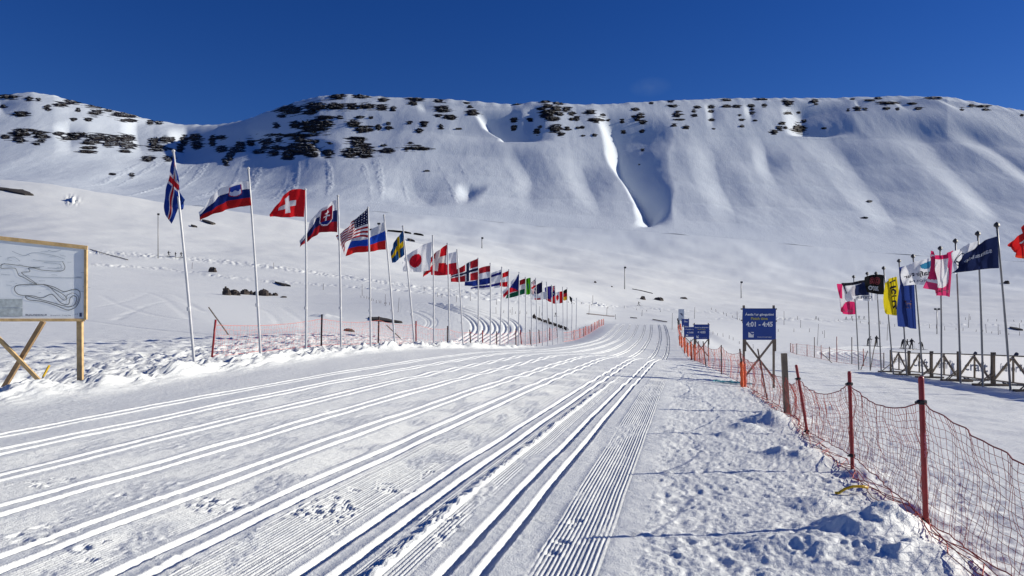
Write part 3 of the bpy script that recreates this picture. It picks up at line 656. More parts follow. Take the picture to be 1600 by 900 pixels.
def outcrop(u, v, w, h, seed):
    rs = np.random.RandomState(seed); w = w * .92; h = max(h * .95, 2.6)
    na = max(7, int(w * 1.3)); nb = max(6, int(h * 2.2)); vs = []; kk = w / F * 1400
    o0 = rs.rand(4) * 50
    for j in range(nb + 1):
        b = -1 + 2 * j / nb
        for i in range(na + 1):
            a = -1 + 2 * i / na
            U = u + a * w / 2; V = v + b * h / 2
            P = onmtn(U, V)
            aw = a + (0.55 * math.sin(V * 1.9 + o0[3]) + 0.4 * math.sin(V * 4.3 + o0[2])) * min(.5, 6 / w); rr = (abs(aw) ** 2.1 + abs(b) ** 2.1) ** (1 / 2.1)
            nse = float(fbm(np.array([U / 7.0 + o0[0]]), np.array([V / 1.9 + o0[1]]), 3)[0])
            m = 0.86 - rr + 0.85 * nse + (0.17 * math.sin(V * 1.75 + 0.9 * math.sin(U * .11) + 1.0) if h > 4.5 else 0)
            step = 0.5 + 0.5 * math.sin(V * 1.25 + 1.2 * math.sin(U * .13) + o0[2])
            out = 1.0 + min(2.2, 0.10 * kk) * (0.3 + 0.7 * step) + 0.8 * nse
            k = max(-1.0, min(1.0, m * 3.0))
            off = out * k if k > 0 else 6.0 * k
            vs.append((P.x, P.y - off, P.z + 0.25 * off * (1 if k > 0 else 1.5)))
    fs = []
    for j in range(nb):
        for i in range(na):
            q = j * (na + 1) + i; fs.append((q, q + na + 1, q + na + 2, q + 1))
    mb = MB(); mb.add(vs, fs); return mb.build('rock_outcrop', M_rock, mountain, smooth=True)
k = 0
for tok in ROCKS.split():
    a = [float(q) for q in tok.split(',')]; outcrop(*a, seed=k); k += 1

# ------------------------------------------------------------------ text and printed marks
def text_mesh(s, size=1.0, bold=0.0):
    cu = bpy.data.curves.new('t', 'FONT'); cu.body = s; cu.size = size; cu.align_x = 'CENTER'; cu.align_y = 'CENTER'; cu.offset = bold; cu.resolution_u = 3
    ob = bpy.data.objects.new('t', cu); C.objects.link(ob); bpy.context.view_layer.update()
    me = bpy.data.meshes.new_from_object(ob.evaluated_get(bpy.context.evaluated_depsgraph_get()))
    vs = [v.co.copy() for v in me.vertices]; fs = [tuple(p.vertices) for p in me.polygons]
    bpy.data.objects.remove(ob); bpy.data.curves.remove(cu); bpy.data.meshes.remove(me)
    return vs, fs
def put_text(mb, s, cx, cz, width, fn, bold=0.0, height=None):
    vs, fs = text_mesh(s, 1.0, bold)
    w = max(v.x for v in vs) - min(v.x for v in vs); mxx = (max(v.x for v in vs) + min(v.x for v in vs)) / 2
    hh = max(v.y for v in vs) - min(v.y for v in vs); myy = (max(v.y for v in vs) + min(v.y for v in vs)) / 2
    k = width / w; kz = k if height is None else height / hh
    mb.add([fn(cx + (v.x - mxx) * k, cz + (v.y - myy) * kz) for v in vs], fs)
def ribbon(mb, pts, wdt, fn):
    for (a, b) in zip(pts[:-1], pts[1:]):
        dx, dy = b[0] - a[0], b[1] - a[1]; L = math.hypot(dx, dy) + 1e-9; nx, ny = -dy / L * wdt / 2, dx / L * wdt / 2
        ex, ey = dx / L * wdt * .3, dy / L * wdt * .3
        mb.add([fn(a[0]+nx-ex, a[1]+ny-ey), fn(a[0]-nx-ex, a[1]-ny-ey), fn(b[0]-nx+ex, b[1]-ny+ey), fn(b[0]+nx+ex, b[1]+ny+ey)], [(0, 1, 2, 3)])
def smooth_poly(p, n=6):
    out = []
    for i in range(len(p) - 1):
        p0 = p[max(i-1, 0)]; p1 = p[i]; p2 = p[i+1]; p3 = p[min(i+2, len(p)-1)]
        for k in range(n):
            t = k / n
            out.append(tuple((2*p1[c]+(p2[c]-p0[c])*t+(2*p0[c]-5*p1[c]+4*p2[c]-p3[c])*t*t+(-p0[c]+3*p1[c]-3*p2[c]+p3[c])*t**3)/2 for c in (0, 1)))
    out.append(tuple(p[-1])); return out

# ------------------------------------------------------------------ flags
def hexl(r, g, b): return tuple(((c / 255 + .055) / 1.055) ** 2.4 if c > 10 else c / 3294.6 for c in (r, g, b))
WH = (.78, .79, .82); RD = (.55, .012, .02); RD2 = (.42, .012, .022); BL = (.012, .03, .22); NV = (.010, .016, .07)
def cross(f, w, inn, outc, innc, cx=.36):
    def c(a, b):
        if abs(a - cx) < inn * .67 or abs(b - .5) < inn: return innc
        if outc is not None and (abs(a - cx) < w * .67 or abs(b - .5) < w): return outc
        return f
    return c
def bands(*cs): return lambda a, b: cs[min(int(b * len(cs)), len(cs) - 1)]
def d_slovenia(a, b):
    x = (a - .27) / .12; y = (b - .33) / .23
    if abs(x) < 1 and -1 < y < 1 - .5 * x * x:
        if abs(x) > .84 or y > .84 - .5 * x * x: return (.3, .02, .05)
        if y > -.1 and y > .45 * abs(math.sin(x * 4)) - .35: return (.5, .55, .7)
        return (.02, .05, .3)
    return (WH, (.008, .02, .13), (.40, .012, .015))[min(int(b * 3), 2)]
def d_swiss(a, b):
    x = abs(a - .5) * 1.25; y = abs(b - .5)
    return (.62, .6, .65) if (x < .1 and y < .32) or (y < .1 and x < .32) else (.62, .014, .02)
def d_slovakia(a, b):
    x = (a - .32) / .17; y = (b - .45) / .33
    if abs(x) < 1 and -1 < y < 1 - .7 * x * x:
        if abs(x) > .86 or y > .86 - .7 * x * x: return WH
        if y > .42: return BL
        if (abs(x) < .09 and -.75 < y < .5) or (abs(y + .45) < .07 and abs(x) < .35) or (abs(y + .1) < .07 and abs(x) < .5): return WH
        return (.3, .01, .03)
    return (WH, (.015, .025, .12), (.30, .012, .02))[min(int(b * 3), 2)]
def d_usa(a, b):
    if a < .4 and b < 7 / 13:
        i = a / .4 * 6; j = b / (7 / 13) * 5
        if math.hypot((i % 1 - .5) * .9, (j % 1 - .5)) < .17: return WH
        return (.012, .014, .06)
    return (.36, .012, .02) if int(b * 13) % 2 == 0 else WH
def d_japan(a, b): return (.5, .01, .025) if math.hypot((a - .5) * 1.45, b - .5) < .3 else WH
def d_norway(a, b): return cross((.42, .02, .03), .14, .07, WH, (.012, .02, .06))(a, b)
def d_iceland(a, b): return cross((.010, .035, .24), .14, .075, (.6, .55, .6), (.40, .012, .02))(a, b)
def d_israel(a, b):
    if .12 < b < .27 or .73 < b < .88: return (.015, .02, .17)
    x = (a - .5) * 1.45; y = b - .5; q = max(abs(x) * .866 + y * .5, -y); q2 = max(abs(x) * .866 - y * .5, y)
    if .09 < q < .12 or .09 < q2 < .12: return (.015, .02, .17)
    return WH
def d_czech(a, b):
    if a < .5 and abs(b - .5) < .5 - a: return (.010, .022, .16)
    return WH if b < .5 else (.5, .015, .03)
def d_uk(a, b):
    x = abs(a - .5) * 2; y = abs(b - .5)
    if x < .12 or y < .09: return RD
    if x < .22 or y < .16: return WH
    d = abs(abs(a - .5) - abs(b - .5))
    if d < .03: return RD
    if d < .09: return WH
    return NV
def d_aus(a, b):
    if a < .5 and b < .5: return d_uk(a * 2, b * 2)
    for (sx, sy) in ((.25, .75), (.75, .2), (.75, .8), (.62, .45), (.87, .4)):
        if math.hypot(a - sx, b - sy) < .05: return WH
    return (.012, .014, .12)
def d_canada(a, b):
    if a < .27 or a > .73: return (.6, .015, .02)
    x = abs(a - .5) * 2; y = b - .5
    return (.6, .015, .02) if (x + abs(y) * 1.1 < .33 or (abs(y + .02) < .12 and x < .3)) and y < .25 else WH
def d_brazil(a, b):
    r = math.hypot((a - .5) * 1.3, b - .5)
    if r < .17: return (.02, .05, .25)
    return (.6, .5, .02) if abs(a - .5) / .42 + abs(b - .5) / .38 < 0.8 and False else (.06, .32, .01)
def d_pinkwave(a, b):
    return (.62, .03, .14) if (b > .55 and b + .25 * math.sin(a * 5) > .62) or (a > .75 and b < .5) else (.66, .64, .68)
def d_stripe(a, b):
    if b < .16: return (.02, .02, .03)
    if .35 < a < .62 and .25 < b < .85: return (.5, .48, .52)
    if a > .86 and b < .6: return (.03, .03, .05)
    return WH
def d_navyblock(a, b): return (.014, .022, .07) if a > .35 and b < .72 else WH
def d_black(a, b): return (.012, .012, .014)
def d_yellow(a, b): return (.62, .50, .015)
def d_royal(a, b): return (.022, .045, .20)
def d_whitecloud(a, b): return (.04, .22, .38) if ((a - .34) / .12) ** 2 + ((b - .22) / .17) ** 2 < 1 and b > .08 + .5 * (a - .24) else WH
def d_pinkcirc(a, b):
    r = math.hypot((a - .95) * 1.0, (b - .45) * 1.15)
    if b < .10: return (.62, .03, .14)
    if r < .34: return (.58, .03, .13)
    return WH if r < .76 and b < .82 else (.62, .05, .17)
def d_diamond(a, b):
    for cx, r in ((.62, .17), (.62, .30)):
        q = abs(a - cx) / .9 + abs(b - .5) * .8
        if abs(q - r) < .022 and b > .28: return (.02, .02, .03)
    return WH
def d_navy2(a, b): return (.014, .022, .075)
def d_red2(a, b):
    if b > .9: return (.6, .05, .02)
    return (.55, .018, .02)

def flag(label, cat_group, Y, HT, HB, FT, FB, tm, bm, design, nx=44, ny=30, wav=0.5, seed=0, wn=1.6, text=None):
    """cloth patch: hoist at the pole, edges bent through tm / bm, folds in depth"""
    rs = np.random.RandomState(seed + 5); ph = rs.rand() * 6; ph2 = rs.rand() * 6
    HT, HB, FT, FB = [np.array(p, float) for p in (HT, HB, FT, FB)]
    tm = np.array(tm, float) if tm is not None else (HT + FT) / 2 + np.array([0, -1.0])
    bm = np.array(bm, float) if bm is not None else (HB + FB) / 2 + np.array([0, 1.0])
    tc_ = 2 * tm - (HT + FT) / 2; bc_ = 2 * bm - (HB + FB) / 2
    sz = np.linalg.norm(HT - HB) / F * Y
    def S(a, b, off=0.0):
        t = (1-a)**2*HT + 2*a*(1-a)*tc_ + a*a*FT; q = (1-a)**2*HB + 2*a*(1-a)*bc_ + a*a*FB
        p = t * (1 - b) + q * b
        amp = sz * 0.16 * wav * min(1, a * 2.2)
        d = amp * math.sin(2*math.pi*(wn*a + .45*b) + ph) + amp * .5 * math.sin(2*math.pi*(2.3*wn*a - .8*b) + ph2)
        py = 1.6 * wav * a * math.sin(2*math.pi*(1.3*a) + ph2) * (np.linalg.norm(HT - HB) / 50)
        return PX(p[0], p[1] + py, Y + a * sz * .25) + Vector((0, d - off, 0))
    vs = [S(i / nx, j / ny) for j in range(ny + 1) for i in range(nx + 1)]
    fs = []; cols_ = []
    for j in range(ny):
        for i in range(nx):
            q = j * (nx + 1) + i; fs.append((q, q + nx + 1, q + nx + 2, q + 1))
            cols_.append(design((i + .5) / nx, (j + .5) / ny))
    mb = MB(); mb.add(vs, fs)
    o = mb.build('flag', M_cloth, None, smooth=True)
    at = o.data.attributes.new('print', 'FLOAT_COLOR', 'FACE')
    at.data.foreach_set('color', np.concatenate([np.array(cols_), np.ones((len(cols_), 1))], 1).astype(np.float32).ravel())
    # origin at the hoist
    org = S(0, 0.5); o.data.transform(Matrix.Translation(-org)); o.location = org
    tag(o, label, 'flag', cat_group)
    if text:
        for (s, ca, cb, wd, hg, m, rot) in text:
            tv, tf = text_mesh(s, 1.0, 0.02)
            x0 = min(v.x for v in tv); x1 = max(v.x for v in tv); y0 = min(v.y for v in tv); y1 = max(v.y for v in tv)
            mb = MB(); out = []
            for v in tv:
                fx = (v.x - x0) / (x1 - x0) - .5; fy = (v.y - y0) / (y1 - y0) - .5
                if rot: a, b = ca + fy * wd, cb + fx * hg
                else: a, b = ca + fx * wd, cb - fy * hg
                out.append(S(min(max(a, .01), .99), min(max(b, .01), .99), 0.03) - org)
            mb.add(out, tf); mb.build('lettering', m, o)
    return o
M_ftext = mat('white_flag_lettering', (.6, .6, .62), .7); M_ftext_d = mat('dark_flag_lettering', (.03, .03, .05), .7)
M_ftext_n = mat('navy_flag_lettering', (.03, .05, .12), .7); M_ftext_o = mat('orange_flag_lettering', (.5, .25, .12), .7); M_ftext_p = mat('pale_pink_lettering', (.55, .2, .27), .7); M_ftext_r = mat('dull_red_lettering', (.3, .04, .05), .7)

def pole(name, label, group, ub, vb, ut, vt, Y, r, m, finial=None, collar=True, cat='flagpole'):
    """slightly leaning pole from the snow up"""
    x = (ub - 800) / F * Y; z = gz(x, Y); base = Vector((x, Y, z))
    top = PX(ut, vt, Y)
    root = thing(name, label, cat, base, group)
    mb = MB(); n = 7; d = top - base
    pts = [d * (-0.02)] + [d * (i / n) + Vector((0.012 * d.z * math.sin(math.pi * i / n) * .3, 0, 0)) for i in range(n + 1)]
    mb.tube(pts, [r] * 5 + [r * .85] * (len(pts) - 5), 8)
    mb.build('shaft', m, root, smooth=True)
    if collar:
        c = MB(); p = d * 0.27; c.tube([p - d.normalized() * .05, p + d.normalized() * .05], r * 1.5, 8); c.build('collar', m, root)
    if finial:
        c = MB(); dn = d.normalized()
        if finial == 'spear':
            c.tube([d, d + dn * .06, d + dn * .12, d + dn * .2, d + dn * .27], [r * .7, r * .9, r * 2.6, r * 2.2, r * .2], 6)
        else: c.tube([d, d + dn * .03, d + dn * .06], [r * 1.2, r * 1.3, r * .4], 8)
        c.build('finial', M_dark if finial == 'spear' else m, root)
    return root
PG = 'white flagpoles in a row left of the ski course'
# bottom u,v  top u,v
LP = [(304,572,271,237),(407,553,388,264),(478,545,477,297),(533,543,528,307),(579,543,575,325),(617,543,600,337),(648,544,629.5,354),(678,545,676,369),(702,545,699,381),
      (724,547,714,391),(747,547,747,404),(766,548,766,412),(781,549,784,418),(794,548,795,422),(810,546,811,426),(821,545,821,434),(831,544,829,435),(839,543,837,435),(848,542,847,440),
      (856,541,854,441),(864,540,862,446),(872,538,867,447),(880,537,879,449),(886,536,886,450),(893,536,894,466),(900,533,901,466)]
near_names = ['nearest and leaning, with the limp blue flag', 'carrying the white, blue and red flag with a shield', 'carrying the red flag with a white cross', 'carrying the dark tricolour with a double cross shield',
 'carrying the stars and stripes', 'carrying the white, bright blue and red tricolour', 'carrying the small blue and yellow cross flag', 'carrying the white flag with a red disc', 'carrying the red flag with a white cross near the disc flag', 'carrying the white over red flag',
 'carrying the red flag with a navy cross', 'carrying the red, white and blue stripes', 'carrying the white flag with two blue bars', 'carrying the red, white, red flag', 'carrying the flag with a blue wedge', 'carrying the red, white and green flag', 'carrying the bright green flag', 'carrying the flag of crossed red and white lines',
 'carrying the plain navy flag', 'with a white and red flag', 'carrying the violet blue flag', 'with the flag with a small canton', 'carrying the red flag with a leaf', 'carrying the black, red and gold flag', 'first of the two bare ones at the far end', 'last bare one at the far end']
def poleY(ub, xp=-12.6):
    Y = 1155 * -xp / (1071 - ub)
    for _ in range(12):
        Y = (xp + float(curve(np.array(Y)))) / ((ub - 800) / F - SL)
    return Y
LY = []
for (p, nm) in zip(LP, near_names):
    Y = poleY(p[0]); LY.append(Y)
    pole('flagpole', 'slim white flagpole ' + nm, PG, *p, Y, 0.034 + 0.0002 * Y, M_alu, 'cap')
FG = 'national flags flying left of the ski course'
flag('limp blue flag with red and white cross hanging on the nearest pole', FG, LY[0]-.05, (271.3,243),(274.5,262),(257.5,336),(267,350),(260.5,290),(280.5,306),d_iceland,60,30,1.0,1,wn=1.2)
flag('small blue folded corner of flag right of the nearest pole', FG, LY[0]+.05, (276,268),(281,315),(288,327),(280,329),(283,300),(279,322),lambda a,b:(.015,.06,.32),10,10,.8,2)
flag('white, navy and red striped flag with a mountain shield', FG, LY[1]-.05, (388.5,283),(393,321),(310,331),(315,344),(348,294),(350,329),d_slovenia,60,40,.7,3)
flag('square red flag with a white cross, streaming left', FG, LY[2]-.05, (477,297),(475,339),(424,334),(421,339),(449,301),(449,339),d_swiss,50,40,.5,4)
flag('dark white, blue and red flag with a double cross shield', FG, LY[3]-.05, (527,312),(527,363),(467,375),(471,386),(502,328),(497,366),d_slovakia,60,40,.8,5)
flag('flag of red and white stripes with a starry navy corner', FG, LY[4]-.05, (574.5,325),(575,371),(527,368),(537,397),(549,349),(548,374),d_usa,72,52,.9,6)
flag('white, bright blue and red tricolour behind the striped flag', FG, LY[5]-.05, (601,346),(603,390),(552,368),(539,400),(574,362),(575,393),bands((.62,.64,.68),(.015,.07,.45),(.55,.02,.02)),44,30,.8,7)
flag('small blue flag with a yellow cross', FG, LY[6]-.05, (629.5,362),(632,398),(610,394),(613,411),(619,374),(622,406),cross((.012,.07,.22),0,.11,None,(.62,.42,.01)),44,34,.7,8)
flag('white flag with a large red disc', FG, LY[7]-.05, (675,378),(672,422),(628,410),(630,424),(648,390),(650,425),d_japan,50,36,.7,9)
flag('red flag with a white cross, in front of the white and red flag', FG, LY[8]-.05, (698.5,382),(696,428),(663,418),(661,434),(680,396),(676,424),cross(RD,0,.13,None,(.75,.7,.66),.36),40,30,.8,10)
flag('flag of white over red beside the norwegian style cross'.replace('norwegian style cross','navy cross flag'), FG, LY[9]-.05, (713,393),(714,427),(672,405),(673,430),(694,398),(692,430),bands(WH,(.5,.014,.03)),36,24,.6,11)
flag('red flag with a white edged navy cross', FG, LY[10]-.05, (746.5,404),(746.5,437),(704,427),(704,441),(725,414),(725,440),d_norway,48,32,.7,12)
flag('flag of red, white and blue bars left of the twin pole', FG, LY[11]-.05, (765.5,415),(765.5,443),(727,430),(726,447),(746,420),(746,446),bands((.35,.02,.03),(.66,.68,.75),(.012,.03,.20)),36,24,.6,13)
flag('long white flag with two blue bars and a star', FG, LY[12]-.05, (783.5,421),(781,449),(737,440),(735,453),(762,429),(760,452),d_israel,48,32,.7,14)
flag('narrow red, white and red flag', FG, LY[13]-.05, (794.5,423),(793,448),(777,431),(779,447),(785,427),(786,448),bands(RD,WH,RD),24,18,.5,15)
flag('white and red flag with a blue wedge, drooping left', FG, LY[14]-.05, (810.5,428),(810,455),(785,456),(787,466),(797,442),(796,458),d_czech,36,24,.5,16)
flag('red, white and dark green flag drooping left', FG, LY[15]-.05, (820.5,435),(820,459),(797,448),(790,467),(809,440),(806,463),bands((.3,.015,.02),(.62,.6,.6),(.008,.09,.05)),30,21,.5,17)
flag('bright green flag seen almost edge on', FG, LY[16]-.05, (829,434),(828.5,459),(821,437),(821.5,460),None,None,d_brazil,16,16,.4,18)
flag('small flag of crossed red, white and navy lines', FG, LY[17]-.05, (837,436),(837,457),(829,443),(829,460),None,None,d_uk,24,24,.3,19)
flag('plain navy flag of the far end', FG, LY[18]-.05, (847,441),(847,456),(836,447),(836,460),None,None,lambda a,b:(.012,.012,.05),16,12,.4,20)
flag('small white flag with a red lower edge, far end', FG, LY[19]-.05, (854,456),(854,467),(829,460),(831,468),None,None,lambda a,b:(.5,.03,.05) if b>.72 and .4<a<.8 else (.66,.67,.72),20,12,.5,21)
flag('violet blue flag of the far end, tipped with red below', FG, LY[20]-.05, (861.5,447),(861.5,472),(851,450),(853,468),None,None,lambda a,b:(.45,.03,.05) if b>.82 else (.03,.025,.2),16,18,.4,22)
flag('small navy flag with a cross lined canton, far end', FG, LY[21]-.05, (867,447),(867,462),(858,450),(859,464),None,None,d_aus,20,14,.4,23)
flag('red and white flag with a leaf, far end', FG, LY[22]-.05, (879,455),(879,473),(862,460),(863,474),None,None,d_canada,28,18,.3,24)
flag('black, red and gold flag, last of the flying ones', FG, LY[23]-.05, (886,452),(886,468),(880,455),(880,469),None,None,bands((.01,.01,.01),(.35,.015,.02),(.6,.35,.02)),12,12,.3,25)
flag('dark tattered scrap at the top of the first bare pole', FG, LY[24]-.05, (893.5,466),(893.5,472),(889.5,463),(890.5,469),None,None,lambda a,b:(.012,.014,.014),8,8,.4,26)

# right-hand sponsor flags
RG = 'grey steel flagpoles behind the wooden banner barrier'
RP = [(1342,577,1334,436),(1360,580,1355,431),(1377,583,1369,431),(1396,583,1381,423),(1417,586,1405,412),(1442,589,1427,405),(1471,593,1469,393),(1501,597,1493,382),(1536,601,1528,371),(1579,609,1558,358),(1634,622,1612,333)]
rn = ['farthest, with the pink and white flag', 'second from the far end, with the black topped white flag', 'third from the far end, with the navy block flag', 'with the black lettered flag', 'with the yellow flag', 'with the tall royal blue flag', 'with the white flag with a blue drop', 'with the pink flag with a white ring', 'with the white flag of nested diamonds', 'nearest in view, with the navy lettered flag', 'beyond the right edge, with the red flag']
RY = []
for (p, nm) in zip(RP, rn):
    Y = 12.05 / ((p[0] - 800) / F - SL); Y = min(Y, 49.5); RY.append(Y)
    pole('flagpole', 'grey steel flagpole ' + nm, RG, *p, Y, 0.042, M_steel, 'spear', False)
SG = 'sponsor flags by the banner barrier'
def pol(o): return o
flag('pink and white sponsor flag, farthest of the row', SG, RY[0], (1335,449),(1337,491),(1310,444),(1312,487),None,(1324,491),d_pinkwave,28,24,.6,31, text=[('ORKUBU', .5,.88,.75,.09,M_ftext_p,False)])
flag('white sponsor flag with a black top edge', SG, RY[1]-.1, (1354.5,437),(1356,470),(1315,443),(1322,473),(1335,440),(1340,466),d_stripe,32,24,.8,32)
flag('sponsor flag with a large navy block over white', SG, RY[2]-.2, (1369.5,437),(1371,469),(1337,446),(1338,469),None,None,d_navyblock,30,20,.6,33,text=[('CITROEN',.6,.82,.7,.16,M_ftext_n,False)])
flag('black sponsor flag with white lettering', SG, RY[3]-.3, (1381,430),(1381.5,460),(1352,433),(1353,456),(1366,429),None,d_black,20,16,.5,34,text=[('zero',.55,.72,.55,.24,M_ftext,False),('@@',.5,.32,.6,.4,M_ftext_r,False)])
flag('yellow sponsor flag with tall black lettering', SG, RY[4]-.3, (1401,432),(1410,491),(1382,442),(1383,488),(1392,435),(1396,493),d_yellow,20,30,.35,35,text=[('Hertz',.48,.45,.50,.78,M_ftext_d,True)])
flag('tall royal blue sponsor flag', SG, RY[5]-.2, (1427,412),(1432,514),(1405,424),(1405,509),(1411,417),(1419,512),d_royal,20,40,.35,36,text=[('rún',.40,.62,.30,.12,M_ftext_o,True)])
flag('white sponsor flag with a blue drop, billowing', SG, RY[6]-.2, (1468.5,400),(1467,444),(1408,418),(1412,446),(1438,407),(1438,445),d_whitecloud,60,36,.5,37,text=[('Ísafjörður',.58,.55,.75,.30,M_ftext_d,False),('H O R N',.55,.84,.5,.10,M_ftext_n,False)])
flag('pink sponsor flag with a white ring', SG, RY[7]-.4, (1489.5,391),(1484,464),(1452,393),(1447,451),(1470,398),(1467,460),d_pinkcirc,48,48,.8,38,text=[('orkubú',.42,.88,.6,.09,M_ftext_p,False)])
flag('white sponsor flag with nested black diamonds', SG, RY[8]-.3, (1528.5,376),(1520,424),(1486,396),(1490,428),(1508,384),(1505,420),d_diamond,60,40,.6,39)
flag('navy sponsor flag with white lettering, nearest of the full ones', SG, RY[9]-.3, (1558.5,369),(1561,419),(1498,412),(1487,428),(1524,385),(1525,422),d_navy2,50,30,.6,40,text=[('samskip',.45,.42,.62,.22,M_ftext,False)])
flag('red sponsor flag cut off by the right edge', SG, RY[10]-.3, (1612,336),(1616,408),(1580,384),(1579,393),(1597,358),(1600,404),d_red2,36,30,.6,41,text=[('Coca',.45,.5,.5,.4,M_ftext,True)])

# ------------------------------------------------------------------ map board on the left
BY = 14.6
BX0 = (130 - 800) / F * BY; BK = .40
def bpt(u, v, dy=0.0): return PX(u, v, BY + dy)
board = thing('map_board', 'wooden map board showing the ski trails, standing on crossed timber legs', 'map board', (bpt(40, 612).x, BY, 0))
bl = Vector(board.location)
zr_ = gz(bpt(125, 610).x, BY) - .15; 
def bp2(u, v, dy=0.0): return bpt(u, v, dy) - bl
def bm(name, a, b, w, d, m=M_wood):
    mb = MB(); mb.beam(a, b, w, d, up=(0, 1, 0)); return mb.build(name, m, board, bevel=0.004)
# panel receding slightly to the left: nearer at left
def dyl(u): return (BY - BK * BX0) / (1 - BK * (u - 800) / F) - BY      # the board is one plane, nearer at its left end
pan = MB(); c4 = [(-115, 362), (132, 389), (132, 498), (-115, 498)]
pf = [bp2(u, v, dyl(u)) for u, v in c4]; pb = [p + Vector((0, .018, 0)) for p in pf]
pan.add(pf + pb, [(0, 3, 2, 1), (4, 5, 6, 7), (0, 1, 5, 4), (1, 2, 6, 5), (2, 3, 7, 6), (3, 0, 4, 7)])
panel = pan.build('map_panel', M_map, board)
bm('frame_rail', bp2(-118, 359, dyl(-118)), bp2(137, 387, dyl(137)), .075, .045)
bm('frame_rail', bp2(-118, 500, dyl(-118)), bp2(133, 500, dyl(133)), .055, .045)
bm('frame_side', bp2(134.5, 390, .012), bp2(134, 499.5, .012), .05, .05)
bm('post', bp2(125, 502, .02), Vector((bp2(125, 502).x, .02, zr_)), .105, .07)
bm('post', bp2(-110, 500, dyl(-110)), Vector((bp2(-110, 502).x, dyl(-110), zr_)), .105, .07)
bm('brace', bp2(68, 502, .05), bp2(0, 616, .05), .085, .07, mat('darker_timber', (0.34, 0.22, 0.11), .7, bump=.004, bscale=40, var=.25, vscale=9))  # this brace takes a darker tone of the new timber
bm('brace', bp2(-30, 500, -.06), bp2(84, 618, -.06), .075, .05)
bm('brace', bp2(-60, 502, .05), bp2(-120, 600, .05), .085, .07, M_wood_d)
def mapfn(dx):
    def f(u, v): return bp2(u, v, dyl(u) - dx * 2)
    return f
z4 = lambda pts: [(x / 6.427, 380 + y / 6.427) for x, y in pts]
mp1 = MB()
for pts, w in [([(370,415),(200,418),(150,440),(150,480),(200,520),(330,530),(400,548),(450,540),(500,515),(540,525),(600,590),(650,615),(690,610),(700,560),(730,530),(765,540),(770,570),(745,620),(700,638),(640,630),(520,595),(380,560),(270,530),(262,550),(300,572),(420,585),(560,625),(640,660),(700,670),(760,640),(795,580),(805,510),(790,475),(740,463),(660,485),(620,480),(540,440),(440,415),(370,415)], .95),
               ([(370,410),(330,380),(270,340),(218,300),(230,290),(290,288),(300,275),(285,250),(340,250),(420,270),(560,280),(630,275),(652,240),(628,185)], .75),
               ([(370,415),(300,380),(240,345),(190,325),(165,270),(140,250),(20,252),(10,240),(25,210),(120,215),(290,238),(400,250)], .75),
               ([(440,420),(490,435),(560,500),(620,560),(650,572),(670,550),(640,520),(580,480),(480,430)], .8),
               ([(650,560),(680,520),(730,500),(775,520),(790,560),(760,620)], .6)]:
    ribbon(mp1, smooth_poly(z4(pts)), w, mapfn(.004))
mp1.build('trail_map_lines', M_ink, panel)
mp2 = MB()
rm = random.Random(5)
for pts in [[(440,195),(560,205),(610,220),(600,250),(480,248)], [(120,80),(240,125),(330,95),(460,110),(560,130),(650,160)], [(70,150),(140,140),(200,180)], [(330,165),(450,180),(640,185)], [(330,240),(440,235)], [(220,320),(380,340),(560,345),(820,350)], [(480,70),(540,85),(610,70)], [(10,310),(100,320)], [(50,200),(0,230)]]:
    ribbon(mp2, smooth_poly(z4(pts)), .55, mapfn(.003))
for _ in range(60):
    x = rm.uniform(-600, 830); y = rm.uniform(60, 500); L = rm.uniform(15, 80)
    ribbon(mp2, z4([(x, y), (x + L, y + L * .12 + rm.uniform(-8, 8))]), .4, mapfn(.003))
mp2.build('faint_map_lines', M_ink_b, panel)['kind'] = 'stuff'
ins = MB()
for (x0, y0, x1, y1) in [(-600, 560, 225, 645), (-600, 652, 225, 735)]:
    q = z4([(x0, y0), (x1, y0), (x1, y1), (x0, y1)]); ins.add([mapfn(.003)(*p) for p in q], [(3, 2, 1, 0)])
ins.build('inset_map', M_inset, panel)
tx = MB()
fnu = lambda x, z: mapfn(.004)(x, -z)
put_text(tx, 'SELJALANDSDALUR', 56.5, -492.5, 34, fnu, .02, 3.6)
put_text(tx, 'Brautarkort - Cross Map', 95, -493, 32, fnu, 0, 2.4); put_text(tx, '1:5', 119.5, -491, 4, fnu, 0, 2.4)
q = z4([(798,700),(822,700),(822,738),(798,738)]); tx.add([mapfn(.004)(*p) for p in q], [(3, 2, 1, 0)])
tx.build('map_lettering', mat('navy_map_lettering', (.03, .05, .12), .5), panel)
# yellow stake behind the board
p0 = hit(58, 606, 10, 30); stake = thing('yellow_stake', 'short yellow topped stake leaning in the shadow under the map board', 'stake', p0)
mb = MB(); tp = PX(77, 571, p0.y) - p0; mb.tube([Vector((0, 0, -.05)), tp * .55], .015, 6); mb.build('shaft', M_wood_d, stake)
mb = MB(); mb.beam(tp * .5, tp, .05, .02); mb.build('tip', M_yhose, stake)

